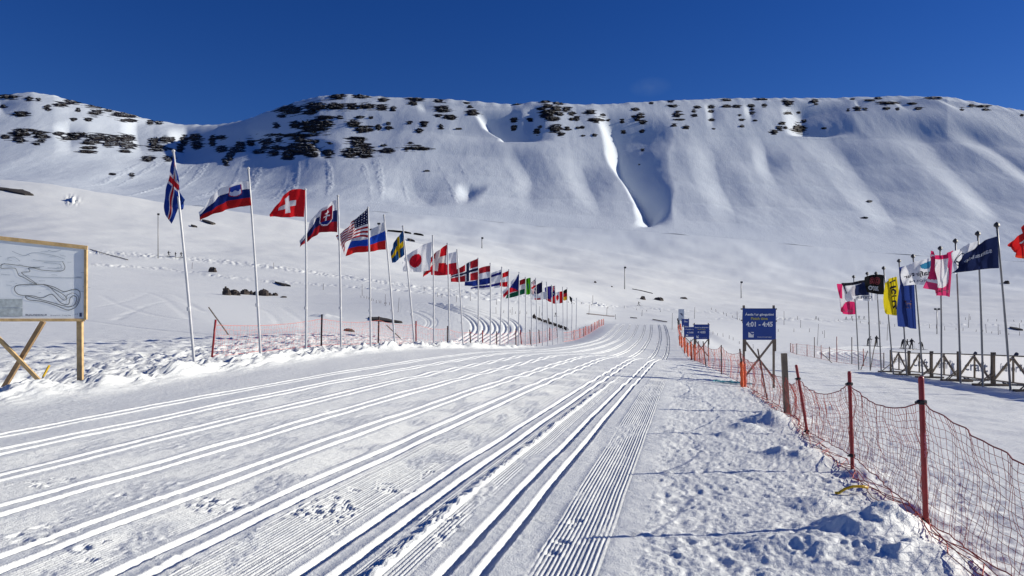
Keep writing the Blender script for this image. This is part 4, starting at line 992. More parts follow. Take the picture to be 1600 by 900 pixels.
# ------------------------------------------------------------------ netting fences
def net(name, A, B, sagT, sagB, cw, ch, r, m, parent, lean=0.0, seed=0, rope=None):
    """A, B: (bottom, top) at two posts; hanging cord mesh between them"""
    rs = np.random.RandomState(seed)
    A0, A1 = Vector(A[0]), Vector(A[1]); B0, B1 = Vector(B[0]), Vector(B[1])
    L = ((B0 - A0).length + (B1 - A1).length) / 2; H = ((A1 - A0).length + (B1 - B0).length) / 2
    nx = max(4, int(L / cw)); ny = max(3, int(H / ch)); ph = rs.rand() * 6
    side = Vector((-(B0 - A0).y, (B0 - A0).x, 0)).normalized()
    def P(i, j):
        s = i / nx; t = j / ny; sag = 4 * s * (1 - s)
        b = A0.lerp(B0, s) - Vector((0, 0, sagB * sag)); tp = A1.lerp(B1, s) - Vector((0, 0, sagT * sag))
        p = b.lerp(tp, t)
        wv = 0.03 * math.sin(s * L * 3.1 + ph + 2 * t) * math.sin(math.pi * t) + .008 * math.sin(s * L * 9 + t * 7)
        p = p + side * (wv + lean * math.sin(math.pi * t) * sag)
        p += Vector((pn(np.array(i * .37 + ph), np.array(j * .31)).item() * cw * .5, 0, pn(np.array(i * .33), np.array(j * .41 + ph)).item() * ch * (.35 if 0 < j < ny else 0)))
        g = gz(p.x, p.y) + .012
        if p.z < g: p.z = g
        return p
    G = [[P(i, j) for j in range(ny + 1)] for i in range(nx + 1)]
    mb = MB()
    def cord(pts, rr, n=3): mb.tube(pts, rr, n, cap=False)
    for i in range(nx + 1): cord(G[i], r)
    for j in range(1, ny): cord([G[i][j] for i in range(nx + 1)], r)
    o = mb.build('net', m, parent); o['kind'] = 'stuff'
    rp = MB(); rp.tube([G[i][ny] for i in range(nx + 1)], r * 2.6, 5); rp.build('rope', rope or m, parent)
    rp = MB(); rp.tube([G[i][0] for i in range(nx + 1)], r * 2.4, 5); rp.build('rope', rope or m, parent)
rf = thing('net_fence', 'red safety net fence on posts running along the right of the course', 'fence', (0, 0, 0))
def fpost(ub, ut, vb, vt, Y, r, m, attach=(.05, .82), name='post', clamp=True, x=None):
    x = (ub - 800) / F * Y; z = gz(x, Y); b = Vector((x, Y, z)); t = PX(ut, vt, Y)
    mb = MB(); d = t - b
    mb.tube([b - d * .08, b, b + d * .5, b + d * .985, t], [r, r, r, r, r * .8], 10)
    o = mb.build(name, m, rf, smooth=True)
    if clamp:
        for k in attach:
            c = MB(); p = b + d * k; dn = d.normalized()
            c.tube([p - dn * .018, p - dn * .012, p + dn * .012, p + dn * .018], [r * 1.2, r * 1.75, r * 1.75, r * 1.2], 10)
            c.tube([p, p + Vector((-r * 2.8, -r, 0))], r * .5, 6)
            c.build('clamp', M_black, o)
    return (b + d * attach[0], b + d * attach[1])
def postY(u, xp): return xp / ((u - 800) / F - SL)
RFP = []
Pm = [ (1800, 1800, 1250, 640, 3.35, .022, M_red, (.06, .72)), (1447, 1439, 816, 588, 5.75, .0215, M_red, (.05, .83)), (1332, 1327, 727, 580, 7.9, .0195, M_red, (.14, .87)),
       (1262, 1244, 672, 570, 10.6, .020, M_red, (.05, .80))]
b0 = Vector((2.85, 3.35, gz(2.85, 3.35))); 
att = []
mb = MB(); mb.tube([b0 - Vector((0, 0, .1)), b0 + Vector((0, 0, 1.12))], .022, 10); o = mb.build('post', M_red, rf, smooth=True)
att.append((b0 + Vector((0, 0, .03)), b0 + Vector((-.02, 0, .66))))
for (ub, ut, vb, vt, Y, r, m, at) in Pm[1:]: att.append(fpost(ub, ut, vb, vt, Y, r, m, at))
# lettering on the nearest red post
lt = MB(); y1 = 5.75 - .0235
put_text(lt, 'ALPINA', 0, 0, .19, lambda x, z: Vector(((1443.5 - 800) / F * 5.75 + z * .9 + x * .02, y1, CAMZ - (695 - HZ) / F * 5.75 - x)), .01, .022)
lt.build('post_lettering', M_ftext_p, rf)
# timber post, thin leaning posts
def wpost(ub, ut, vb, vt, Y, w, m=M_wood_g):
    x = (ub - 800) / F * Y; b = Vector((x, Y, gz(x, Y) - .15)); t = PX(ut, vt, Y)
    mb = MB(); mb.beam(b, t, w, w * .8, up=(0, 1, 0)); mb.build('timber_post', m, rf, bevel=.004)
    d = t - b; return (b + d * .16, b + d * .66)
att.append(wpost(1230, 1225, 641, 552, 13.6, .095)); 
q = att[-1][0]; mb = MB(); mb.beam(q + Vector((.06, .02, -.3)), q + Vector((.05, .02, .12)), .05, .04, up=(0, 1, 0)); mb.build('timber_post', M_wood_d, rf)
att.append(fpost(1199, 1184, 634, 545, 16.2, .016, M_dkpost, (.05, .78), clamp=False))
att.append(fpost(1161.5, 1156, 604, 545, 21.3, .022, M_dkpost, (.03, .92), clamp=False))
att.append(fpost(1127.5, 1127, 591, 539, 27.0, .022, M_dkpost, (.07, .95), clamp=False))
att.append(fpost(1103, 1098.5, 580, 533, 33.0, .022, M_dkpost, (.05, .9), clamp=False))
att.append(fpost(1094, 1091, 574, 533, 37.5, .022, M_dkpost, (.05, .9), clamp=False))
att.append(fpost(1085, 1083, 567, 540, 44.0, .024, M_dkpost, (.05, .9), clamp=False))
att.append(fpost(1072.5, 1070, 553, 524, 57, .025, M_dkpost, (.05, .9), clamp=False))
att.append(fpost(1066, 1064, 545, 519, 68, .025, M_dkpost, (.05, .9), clamp=False))
att.append(fpost(1062, 1061, 530, 510, 84, .025, M_dkpost, (.05, .9), clamp=False))
att.append(fpost(1059.5, 1059, 519, 505, 100, .025, M_dkpost, (.05, .9), clamp=False))
sags = [(.02, 0), (.13, 0), (.16, .0), (.12, 0), (.12, 0), (.15, 0), (.16, 0), (.18, 0), (.2, 0), (.15, 0), (.2, 0), (.2, 0), (.2, 0), (.2, 0)]
for i in range(len(att) - 1):
    yy = att[i][0].y; g = 1 if yy < 12 else (1.3 if yy < 20 else 2.0 if yy < 40 else 4)
    net('net', att[i], att[i + 1], sags[i][0], 0, .062 * g, .058 * g, (.0019 if yy < 5 else .0021) * (g ** .25), M_net if yy < 20 else M_netpale, rf, lean=-.05, seed=i, rope=M_rope)
# loose net rolled along the foot of the fence
mb = MB()
for kk in range(5):
    pts = []
    for i in range(60):
        y = 4.0 + 15 * i / 59; x = SL * y + 1.72 + .06 * math.sin(i * .9 + kk * 2) + .05 * pn(np.array(i * .5), np.array(kk * 3.3)).item() * 2
        if y < 8: x += (8 - y) * .03
        pts.append(Vector((x, y, gz(x, y) + .015 + .01 * kk)))
    mb.tube(pts, .004, 4)
o = mb.build('bunched_net', M_net, rf); o['kind'] = 'stuff'
# orange wrapped posts beside the fence line
og = 'orange wrapped posts along the right edge of the course'
ow = [(1159.5,565,604,20.6,'nearest, at the left leg of the large finish time sign'),(1164,568,604,20.9,'second, tight against the large finish time sign'),(1080.5,534,561,46,'left of the pair below the middle sign'),(1086,533,566,44.5,'right of the pair below the middle sign'),
      (1075,536,556,51,'lone short one left of the sign pair'),(1070,528,554,56,'under the small sign, tall'),(1065.5,526,548,64,'under the white topped sign'),(1062.5,525,546,67,'leftmost of the middle distance group'),(1061,508,520,100,'farthest, beside the standing person'),(1064,506,519,98,'far, right of the standing person')]
for (u, vt, vb, Y, w) in ow:
    x = (u - 800) / F * Y; b = Vector((x, Y, gz(x, Y))); t = PX(u - 1, vt, Y); root = thing('wrapped_post', 'orange wrapped post ' + w, 'post', b, og)
    mb = MB(); d = t - b; n = 8; rad = .036 + .0005 * Y
    mb.tube([d * (-.03)] + [d * (i / n) for i in range(n + 1)], [rad * (1 + .2 * math.sin(i * 2.1 + u)) for i in range(n + 2)], 9); mb.build('wrapping', M_orange, root, smooth=True)
    mb = MB(); mb.tube([d * .9, d * 1.12], .022, 6); mb.build('stake', M_dkpost, root)

# left boundary net fence
lf = thing('net_fence', 'faint orange net fence behind the row of white flagpoles on the left', 'fence', (0, 0, 0))
prev = None
lposts = [(331,337,560,501),(502,503,543,494),(591,592,543,500),(650,650,545,507),(699,699.5,545,513),(736,734,546,517),(754,754,548,520),(776,776,547,522),(806,806,546,519),(815,813,544,520),(829,828,543,520),(843,842,541,520),(859,859,540,520),(871,870,538,519)]
for i, (ub, ut, vb, vt) in enumerate(lposts):
    Y = poleY(ub, -14.4); x = (ub - 800) / F * Y; b = Vector((x, Y, gz(x, Y))); t = Vector((b.x + (ut - ub) / F * Y, Y, b.z + (vb - vt) / F * Y))
    mb = MB(); mb.tube([b - (t - b) * .05, t], .026 + .0003 * Y, 8); mb.build('post', M_dkpost if i % 3 else M_red, lf, smooth=True)
    cur = (b.lerp(t, .02), b.lerp(t, .86))
    if prev is not None:
        g = 2.2 if Y < 40 else 4
        net('net', prev, cur, .12, 0, .075 * g, .07 * g, .0020 * g ** .3, M_netpale, lf, seed=50 + i)
    prev = cur
# far left boundary over the crest
lf2 = thing('net_fence', 'orange net fence climbing the far left edge of the course', 'fence', (0, 0, 0))
prev = None
for i, (u, vb, vt) in enumerate([(880,535,519),(897,531,515),(906,523,508),(912,519,505),(915,517,503),(920,514,502),(924,512,500),(929,511,499),(933,508,497),(936,507,496),(940,506,496),(943,505,495)]):
    Y = 80 + i * 3.0; x = (u - 800) / F * Y; b = Vector((x, Y, gz(x, Y))); t = b + Vector((0, 0, (vb - vt) / F * Y))
    mb = MB(); mb.tube([b - (t - b) * .05, t], .05, 6); mb.build('post', M_netpale if i % 3 else M_dkpost, lf2, smooth=True)
    cur = (b, b.lerp(t, .9))
    if prev is not None: net('net', prev, cur, .05, 0, .35, .3, .006, M_netpale, lf2, seed=80 + i)
    prev = cur
# right hand low fence round the loop
rf2 = thing('net_fence', 'low pink net fence round the bend of tracks before the banner barrier', 'fence', (0, 0, 0))
prev = None
for i, (u, vb, vt) in enumerate([(1235,549,535),(1239,551,537),(1245,555,538),(1261,562,544),(1272.5,568,536),(1283,570,548),(1296,572,550),(1307.5,573,533),(1331,575,533),(1349,576,549),(1381,577,553)]):
    Y = 78 - 2.3 * i; x = (u - 800) / F * Y; b = Vector((x, Y, gz(x, Y))); t = b + Vector((0, 0, (vb - vt) / F * Y))
    mb = MB(); mb.tube([b - (t - b) * .05, t], .035, 6); mb.build('post', M_red if i % 2 else M_dkpost, rf2, smooth=True)
    cur = (b, b + Vector((0, 0, min(t.z - b.z, 1.1))))
    if prev is not None: net('net', prev, cur, .05, 0, .30, .25, .004, M_netpale, rf2, seed=90 + i)
    prev = cur

# ------------------------------------------------------------------ blue signs
def sign(label, u0, u1, vt, vb, vleg, Y, lines, legs=True, seed=0):
    xa = (u0 - 800) / F * Y; xb = (u1 - 800) / F * Y; cx = (xa + xb) / 2; zb = CAMZ - (vb - HZ) / F * Y; zt = CAMZ - (vt - HZ) / F * Y
    g0 = gz(xa, Y); g1 = gz(xb, Y); base = Vector((cx, Y, min(g0, g1)))
    root = thing('course_sign', label, 'sign', base, 'blue signs beside the course'); w = xb - xa; h = zt - zb
    def L(x, y, z): return Vector((x, y, z)) - base
    mb = MB(); mb.box(L(cx, Y - .05, (zb + zt) / 2), (w, .012, h)); pnl = mb.build('sign_panel', M_blue, root, bevel=.003)
    for (x, g) in ((xa + .05, g0), (xb - .05, g1)):
        mb = MB(); mb.beam(L(x, Y, g - .2), L(x, Y, zt + .10 * h), .06, .045, up=(0, 1, 0)); mb.build('leg', M_wood_g, root, bevel=.003)
        if legs:
            mb = MB(); mb.beam(L(x + .012, Y - .045, zb + .02), L(x + .012, Y - .045, zb - .36 * h), .085, .03, up=(0, 1, 0)); mb.build('cleat', M_wood_d, root)
    mb = MB(); mb.beam(L(xa - .04, Y - .01, zt - .015), L(xb + .04, Y - .01, zt - .015), .04, .03, up=(0, 1, 0)); mb.build('rail', M_wood_g, root)
    mb = MB(); mb.beam(L(xa - .04, Y - .012, zb + .62 * h), L(xb + .04, Y - .012, zb + .60 * h), .04, .03, up=(0, 1, 0)); mb.build('rail', M_wood_g, root)
    zl = min(g0, g1) + .22 * (zb - min(g0, g1))
    if legs:
        mb = MB(); mb.beam(L(xa + .05, Y + .03, zb + .02), L(xb - .05, Y + .03, zl), .055, .03, up=(0, 1, 0)); mb.build('brace', M_wood_g, root)
        mb = MB(); mb.beam(L(xb - .05, Y - .032, zb + .02), L(xa + .05, Y - .032, zl), .055, .03, up=(0, 1, 0)); mb.build('brace', M_wood_g, root)
    fn = lambda x, z: L(cx + x * w, Y - .060, zb + z * h)
    for (s, x, z, ww, hh, m) in lines:
        mb = MB(); put_text(mb, s, x, z, ww, fn, .03, hh); mb.build('sign_lettering', m, pnl)
    # white square mark with a diagonal cut, small print line
    mb = MB(); x0, z0, s_ = -.33, .08, .16; k = w / h
    mb.add([fn(x0, z0), fn(x0 + s_, z0), fn(x0 + s_, z0 + .03), fn(x0 + .04, z0 + s_ * .9 * k), fn(x0, z0 + s_ * k)], [(0, 1, 2, 3, 4)])
    mb.add([fn(x0 + .06, z0 + s_ * k), fn(x0 + s_, z0 + s_ * k), fn(x0 + s_, z0 + s_ * .8 * k), fn(x0 + .09, z0 + s_ * .92 * k)], [(3, 2, 1, 0)])
    mb.add([fn(x0 + s_ * .55, z0 + .07 * k), fn(x0 + s_, z0 + .04 * k), fn(x0 + s_, z0 + s_ * .62 * k)], [(0, 1, 2)])
    mb.build('logo', M_white, pnl)
    mb = MB(); put_text(mb, 'fossavatnsgangan', .15, .09, .42, fn, .01, .035); mb.build('sign_lettering', M_white, pnl)
    return root
sign('large blue finish time sign reading 4:01 - 4:45 on crossed timber legs', 1159.5, 1211.5, 482, 531, 602, 21.8,
     [('Áætlaður göngutími', 0, .81, .86, .11, M_white), ('Finish time', 0, .68, .50, .09, M_yel), ('4:01 - 4:45', 0, .50, .80, .16, M_white)])
sign('blue sign with < 4:00 behind the large one, right of the middle pair', 1083.5, 1108, 507, 530, 562, 44.5, [('Áætlaður göngutími', 0, .80, .88, .10, M_white), ('Finish time', 0, .68, .5, .07, M_yel), ('< 4:00', 0, .48, .5, .17, M_white)])
sign('small blue sign left of the < 4:00 sign, partly behind it', 1068.5, 1088, 511, 526.5, 552, 60, [('Áætlaður', 0, .78, .8, .10, M_white), ('< 3:00', 0, .45, .5, .17, M_white)])
sign('farthest small blue sign above the others by the standing person', 1065, 1076.5, 498.5, 510.5, 522, 92, [('Elite', .05, .68, .45, .2, M_white)], legs=False)
# white vertical banner sign
Yw = 96; b = Vector(((1061.5 - 800) / F * Yw, Yw, 0)); b.z = gz(b.x, Yw)
ws = thing('banner_sign', 'narrow white upright banner sign with a dark bird like mark', 'sign', b)
t0 = PX(1060, 483, Yw) - b; t1 = PX(1069, 500, Yw) - b
mb = MB(); mb.box(((t0.x + t1.x) / 2, 0, (t0.z + t1.z) / 2), (t1.x - t0.x, .03, t0.z - t1.z)); mb.build('banner_panel', mat('pale_banner', (.55, .6, .68), .6), ws)
mb = MB(); mb.beam((0, .02, -.1), (t0.x + .08, .02, t0.z), .05, .05, up=(0, 1, 0)); mb.build('post', M_alu, ws)
cxx = (t0.x + t1.x) / 2; czz = (t0.z + t1.z) / 2
mb = MB(); mb.add([(cxx - .22, -.02, czz + .2), (cxx + .15, -.02, czz + .12), (cxx + .2, -.02, czz - .28), (cxx - .02, -.02, czz - .02)], [(3, 2, 1, 0)]); mb.build('logo', M_ftext_n, ws)

# ------------------------------------------------------------------ wooden banner barrier
bg_ = 'wooden barrier frames in a row on the right'
Yb = 46.0; npan = 7; LEN = 3.85
words = ['fjarðabyggð', 'Craft', 'vestfirðir', 'craft', 'ísafjörður', 'íþróttir', 'íþróttir']
pos_words = ['farthest frame of the wooden banner barrier', 'second farthest frame of the wooden banner barrier', 'third farthest frame of the wooden banner barrier, lettered', 'middle frame of the wooden banner barrier, with mirrored lettering', 'third nearest frame of the wooden banner barrier', 'frame of the wooden banner barrier cut by the right edge', 'frame of the wooden banner barrier beyond the right edge']
for i in range(npan):
    ya = Yb - i * LEN; yb = ya - LEN + .10
    A = Vector((12.75 + SL * ya, ya, 0)); B = Vector((12.75 + SL * yb, yb, 0)); A.z = gz(A.x, A.y); B.z = gz(B.x, B.y)
    root = thing('banner_barrier', 'weathered ' + pos_words[i], 'barrier', A, bg_)
    D = B - A; d = Vector((D.x, D.y, 0)).normalized(); side = Vector((d.y, -d.x, 0));
    if side.x > 0: side = -side                       # towards the course (left)
    H = 1.28; lo = .24
    Z_ = lambda s, h: D * s + Vector((0, 0, h))
    def bb(nm, p, q, w, t, m=M_wood_g, off=0.0):
        mb = MB(); mb.beam(p + side * off, q + side * off, w, t, up=side); return mb.build(nm, m, root, bevel=.004)
    bb('rail', Z_(0, H), Z_(1, H), .05, .10, off=.01); bb('rail', Z_(0, lo), Z_(1, lo), .05, .10, off=.01)
    for s in (0.012, .988): bb('post', Z_(s, 0), Z_(s, H + .12), .05, .12, M_wood_d)
    bb('upright', Z_(.5, lo), Z_(.5, H), .05, .07, off=.02)
    bb('brace', Z_(.5, H - .06), Z_(.06, lo + .06), .05, .085, off=.05); bb('brace', Z_(.5, H - .06), Z_(.94, lo + .06), .05, .085, off=.05)
    bb('gusset', Z_(.47, H - .09), Z_(.53, H - .09), .02, .16, M_netpale if False else M_banner, off=.09)
    mb = MB(); q = [Z_(.01, lo) - side * .03, Z_(.99, lo) - side * .03, Z_(.99, H) - side * .03, Z_(.01, H) - side * .03]
    mb.add(q, [(0, 1, 2, 3)]); bn = mb.build('banner', M_banner, root)
    mb = MB(); put_text(mb, words[i], .5, .5, .7, lambda x, z: Z_(1 - x if False else x, lo + z * (H - lo)) - side * .026, .02, .42); mb.build('banner_lettering', M_banner_ink, bn)
    for s in (0.02, .98):
        p = Z_(s, .04); bb('foot', p + side * .75, p - side * .55, .10, .06, M_wood_d); bb('foot_brace', p + side * .55, p + Vector((0, 0, .5)), .05, .04, M_wood_d)

# ------------------------------------------------------------------ people
def person(name_lab, u, v, Y, hpx, pose='stand', face=0.0, m=M_cloth_b, skis=True, group=None):
    x = (u - 800) / F * Y; z = gz(x, Y) if Y < 118 else float(terrain(np.array([x]), np.array([Y]))[0])
    root = thing('person', name_lab, 'person', (x, Y, z), group, face)
    h = hpx / F * Y; k = h / 1.75
    J = {'pel': (0, 0, .93), 'che': (0, -.02, 1.25), 'nec': (0, -.02, 1.47), 'hed': (0, -.04, 1.56), 'top': (0, -.03, 1.68),
         'ls': (-.19, 0, 1.40), 'rs': (.19, 0, 1.40), 'le': (-.30, -.12, 1.17), 're': (.30, -.12, 1.17), 'lw': (-.27, -.36, 1.10), 'rw': (.27, -.36, 1.10),
         'lk': (-.12, -.05, .50), 'rk': (.14, .02, .50), 'la': (-.15, 0, .08), 'ra': (.19, .10, .08), 'lt': (-.16, -.18, .05), 'rt': (.20, -.08, .05), 'lh': (-.10, 0, .88), 'rh': (.10, 0, .88)}
    if pose == 'lean':
        for q in ('che', 'nec', 'hed', 'top', 'ls', 'rs'): a = J[q]; J[q] = (a[0], a[1] - (a[2] - .9) * .55, a[2] - (a[2] - .9) * .14)
        J['le'] = (-.28, -.42, 1.05); J['re'] = (.28, -.42, 1.05); J['lw'] = (-.2, -.62, 1.1); J['rw'] = (.2, -.62, 1.1)
    if pose == 'stride':
        J['lk'] = (-.1, -.28, .55); J['la'] = (-.12, -.32, .08); J['lt'] = (-.12, -.5, .06); J['rk'] = (.12, .12, .5); J['ra'] = (.12, .42, .16); J['rt'] = (.12, .3, .06)
        J['rw'] = (.28, -.55, 1.3); J['lw'] = (-.28, .2, 1.0); J['le'] = (-.3, .12, 1.15)
    E = [('pel','che'),('che','nec'),('nec','hed'),('hed','top'),('che','ls'),('ls','le'),('le','lw'),('che','rs'),('rs','re'),('re','rw'),('pel','lh'),('lh','lk'),('lk','la'),('la','lt'),('pel','rh'),('rh','rk'),('rk','ra'),('ra','rt')]
    R = {'pel': .16, 'che': .17, 'nec': .07, 'hed': .105, 'top': .09, 'ls': .085, 'rs': .085, 'le': .058, 're': .058, 'lw': .045, 'rw': .045, 'lk': .075, 'rk': .075, 'la': .055, 'ra': .055, 'lt': .045, 'rt': .045, 'lh': .11, 'rh': .11}
    names = list(J); me = bpy.data.meshes.new('body'); me.from_pydata([Vector(J[n]) * k for n in names], [(names.index(a), names.index(b)) for a, b in E], [])
    o = bpy.data.objects.new('body', me); C.objects.link(o)
    sk = o.modifiers.new('s', 'SKIN'); 
    if not me.skin_vertices: me.attributes.new('skin_vertex', 'FLOAT', 'POINT')
    for i, n in enumerate(names):
        me.skin_vertices[0].data[i].radius = (R[n] * k, R[n] * k); me.skin_vertices[0].data[i].use_root = (n == 'pel')
    ss = o.modifiers.new('u', 'SUBSURF'); ss.levels = 1
    bpy.context.view_layer.update()
    m2 = bpy.data.meshes.new_from_object(o.evaluated_get(bpy.context.evaluated_depsgraph_get()))
    bpy.data.objects.remove(o); m2.materials.clear(); m2.materials.append(m); m2.shade_smooth()
    ob = bpy.data.objects.new('body', m2); link(ob, root)
    if skis:
        for s, an in ((-1, 'la'), (1, 'ra')):
            a = Vector(J[an]) * k; mb = MB(); zz = a.z - .055 * k
            mb.tube([(a.x, a.y - 1.15 * k, zz + .06), (a.x, a.y - .95 * k, zz), (a.x, a.y + .8 * k, zz)], .028 * k, 5); mb.build('ski', M_ski, root)
            w = Vector(J['lw' if s < 0 else 'rw']) * k
            mb = MB(); mb.tube([w + Vector((0, 0, .1 * k)), (w.x + s * .12 * k, w.y + .3 * k, 0)], .012 * k, 5); mb.build('ski_pole', M_dark, root)
    return root
person('person in black jacket with red trousers standing by the far white banner sign', 1060.5, 517, 102, 19.5, 'stand', .4, M_cloth_b, False)
for (u, vb, hp, pose, f, lb) in [(263.5,401,9.5,'stride',1.4,'dark skier on the hillside path, leftmost of three'),(274,402.5,9,'stand',1.6,'dark skier on the hillside path, middle of three'),(283,403,10,'stride',1.5,'dark skier on the hillside path, rightmost of three, beside the pole')]:
    p = hit(u, vb, 120, 400); person(lb, u, vb, p.y, hp, pose, f)
for (u, Y, hp, pose, f, lb) in [(1356,112,17,'lean',1.3,'black dressed skier at the track bend, leftmost'),(1369.5,113,18,'stand',.2,'black dressed skier standing upright beside the third flagpole'),(1410,106,19,'lean',1.9,'black dressed skier bending forward, left of a pair with poles'),(1417.5,107,16,'stride',1.2,'black dressed skier half hidden behind a flagpole'),
                               (1424.5,104,19,'stand',2.2,'black dressed skier facing the bending one'),(1441,105,16,'lean',-1.4,'black dressed skier leaning on poles beside the white flag pole')]:
    person(lb, u, 0, Y, hp, pose, f)
for (u, vb, hp, lb) in [(998,478,7.5,'tiny lone skier far out in the middle of the snowfield'),(1275,499,5.5,'tiny skier far off between the finish sign and the flags'),(1322,500,6,'tiny skier under the pink flag, leftmost of the far group'),(1331,499,6,'tiny skier under the pink flag, second of the far group'),(1342,499,6.5,'tiny skier just right of the farthest flagpole'),(1350,499,5.5,'tiny skier, rightmost of the far group'),(868,499,7,'tiny dark skier behind the far flagpoles')]:
    p = hit(u, vb, 130, 600); person(lb, u, vb, p.y, hp, 'stride', 1.3)
person('dark clad person bent over the top rail of the banner barrier', 1418, 0, 42.5, 0.1, 'lean', 1.2) if False else None
for (u, xo, lb) in [(1511, 13.6, 'dark clad person stooping behind the banner barrier, farther of two'), (1573, 13.5, 'dark clad person stooping behind the banner barrier, nearer of two')]:
    Y = xo / ((u - 800) / F - SL); person(lb, u, 0, Y, 1.55 / Y * F, 'lean', 1.3, M_cloth_n)

# ------------------------------------------------------------------ lamp posts, stakes, cables
def lamp(label, u, vt, vb, ymin, ymax, arms=1):
    p = hit(u, vb, ymin, ymax); root = thing('lamp_post', label, 'lamp post', p); h = (vb - vt) / F * p.y; r = max(.09, .0006 * p.y)
    mb = MB(); mb.tube([(0, 0, -.5), (0, 0, h * .98)], [r * 1.1, r * .8], 8); mb.build('mast', M_steel, root, smooth=True)
    if arms == 2:
        mb = MB(); mb.beam((-h * .09, 0, h * .97), (h * .09, 0, h * .97), .12, .12); mb.build('crossarm', M_steel, root)
    for s in ((0,) if arms == 1 else (-1, 1)):
        mb = MB(); mb.box((s * h * .07 + (r if arms == 1 else 0), -.05, h), (r * 5, r * 3.4, r * 4.2)); mb.build('lamp_head', M_dark, root, bevel=r * .8)
lamp('grey lamp post on the slope between the map board and the nearest flag', 247, 335, 404, 60, 400)
lamp('lamp post silhouetted on the left hill crest', 190, 284, 302, 100, 600, 2)
lamp('faint lamp post on the left hill crest, right of the other', 225, 287, 303, 100, 600, 2)
lamp('lamp post on the hill crest above the far national flags', 753, 372, 388, 100, 700)
lamp('tall lamp post in the middle of the snowfield', 976, 418, 452, 100, 700)
lamp('lamp post above the finish time sign', 1158, 441, 466, 100, 800)
lamp('twin headed lamp post between the pink flag and the drop flag', 1464, 483, 522, 80, 400, 2)
lamp('lamp post on the slope above the bright tricolour', 592, 339, 350, 300, 700, 2)
rs2 = random.Random(9)
sg = 'thin dark stakes scattered over the far snowfield'
st_mesh = []
for q in range(3):
    mb = MB(); mb.tube([(0, 0, -.1), (.02 * q, 0, .5), (.05 * (q - 1), 0, 1)], [.05, .045, .035], 5); me = bpy.data.meshes.new('stake'); me.from_pydata(mb.v, [], mb.f); me.materials.append(M_dkpost); st_mesh.append(me)
def where(u, v):
    side = 'left, behind the national flags' if u < 880 else 'middle, beyond the crest of the course' if u < 1080 else 'middle right, around the finish time sign' if u < 1300 else 'right, behind the sponsor flags'
    return ('upper ' if v < 480 else 'middle ' if v < 510 else 'lower ') + 'snowfield, ' + side
def stakes(lst):
    for (u, vb, hp) in lst:
        p = hit(u, vb, 60, 700); o = bpy.data.objects.new('stake', st_mesh[rs2.randrange(3)]); link(o); o.location = p
        hh = hp / F * p.y; k = max(.45, p.y * .0058); o.scale = (k, k, hh); o.rotation_euler = (rs2.uniform(-.06, .06), rs2.uniform(-.12, .12), rs2.uniform(0, 6))
        tag(o, 'thin dark stake, ' + where(u, vb), 'stake', sg)
L_ = []
for (u0, v0, u1, v1, n, h0, h1) in [(562,465,610,478,12,3,5),(1105,483,1160,503,6,3,5),(1110,520,1180,545,9,4,7),(1240,500,1340,502,4,3,6),(1340,505,1420,512,6,3,7),(1430,512,1598,524,12,3,7),(870,472,930,478,5,2,4),(940,480,1040,488,5,2,4),(1200,517,1300,522,4,4,8),
                                  (780,488,850,494,7,3,6),(660,452,700,470,3,5,8),(1500,500,1600,505,8,3,6)]:
    for i in range(n):
        t = (i + rs2.uniform(.2, .8)) / n; L_.append((u0 + (u1 - u0) * t, v0 + (v1 - v0) * t + rs2.uniform(-1.2, 1.2), rs2.uniform(h0, h1)))
L_ += [(602,478,18),(622,488,23),(566,462,18),(300,420,10),(428,420,10),(505,453,10),(713,472,12),(735,470,12),(1160,505,18),(1225,508,22),(1277,540,34),(1251,512,12),(1050,515,26),(1085,498,18),(1152,500,14),(1288,528,12),(1427,508,12),(775,490,10),(842,498,20),(800,492,12),(776,476,8),(893,475,8),(920,492,16),(926,476,14),
       (948,492,12),(1386,532,26),(1391,530,20),(1464,515,12),(1513,512,22),(1541,520,14),(1560,523,16),(1593,515,10),(1003,494,10),(962,499,8)]
stakes(L_)
# dark bars lying in the far snow (beams / pipes)
for i, (u0, v0, u1, v1, w, lb) in enumerate([(917,491,960,495,.5,'long dark pipe lying in the snow beyond the left crest'),(985,497,995,498,.5,'short dark pipe left of the person'),(1020,500,1042,504,.5,'dark pipe lying left of the white banner sign'),(988,452,1020,459,.5,'thin dark line of bare ground under the tall lamp post'),(140,390,200,407,.35,'thin dark pipe right of the map board'),(560,466,635,470,.25,'low line')]):
    if i == 5: continue
    a = hit(u0, v0, 60, 600); b = hit(u1, v1, 60, 600); o = thing('pipe', lb, 'pipe', a); mb = MB(); n = 5
    pts = []
    for k_ in range(n + 1):
        q = a.lerp(b, k_ / n); q.z = float(terrain(np.array([q.x]), np.array([q.y]))[0]) + .15; pts.append(q - a)
    mb.tube(pts, w * .25 * a.y / 200, 6); mb.build('pipe_body', M_dkpost, o)
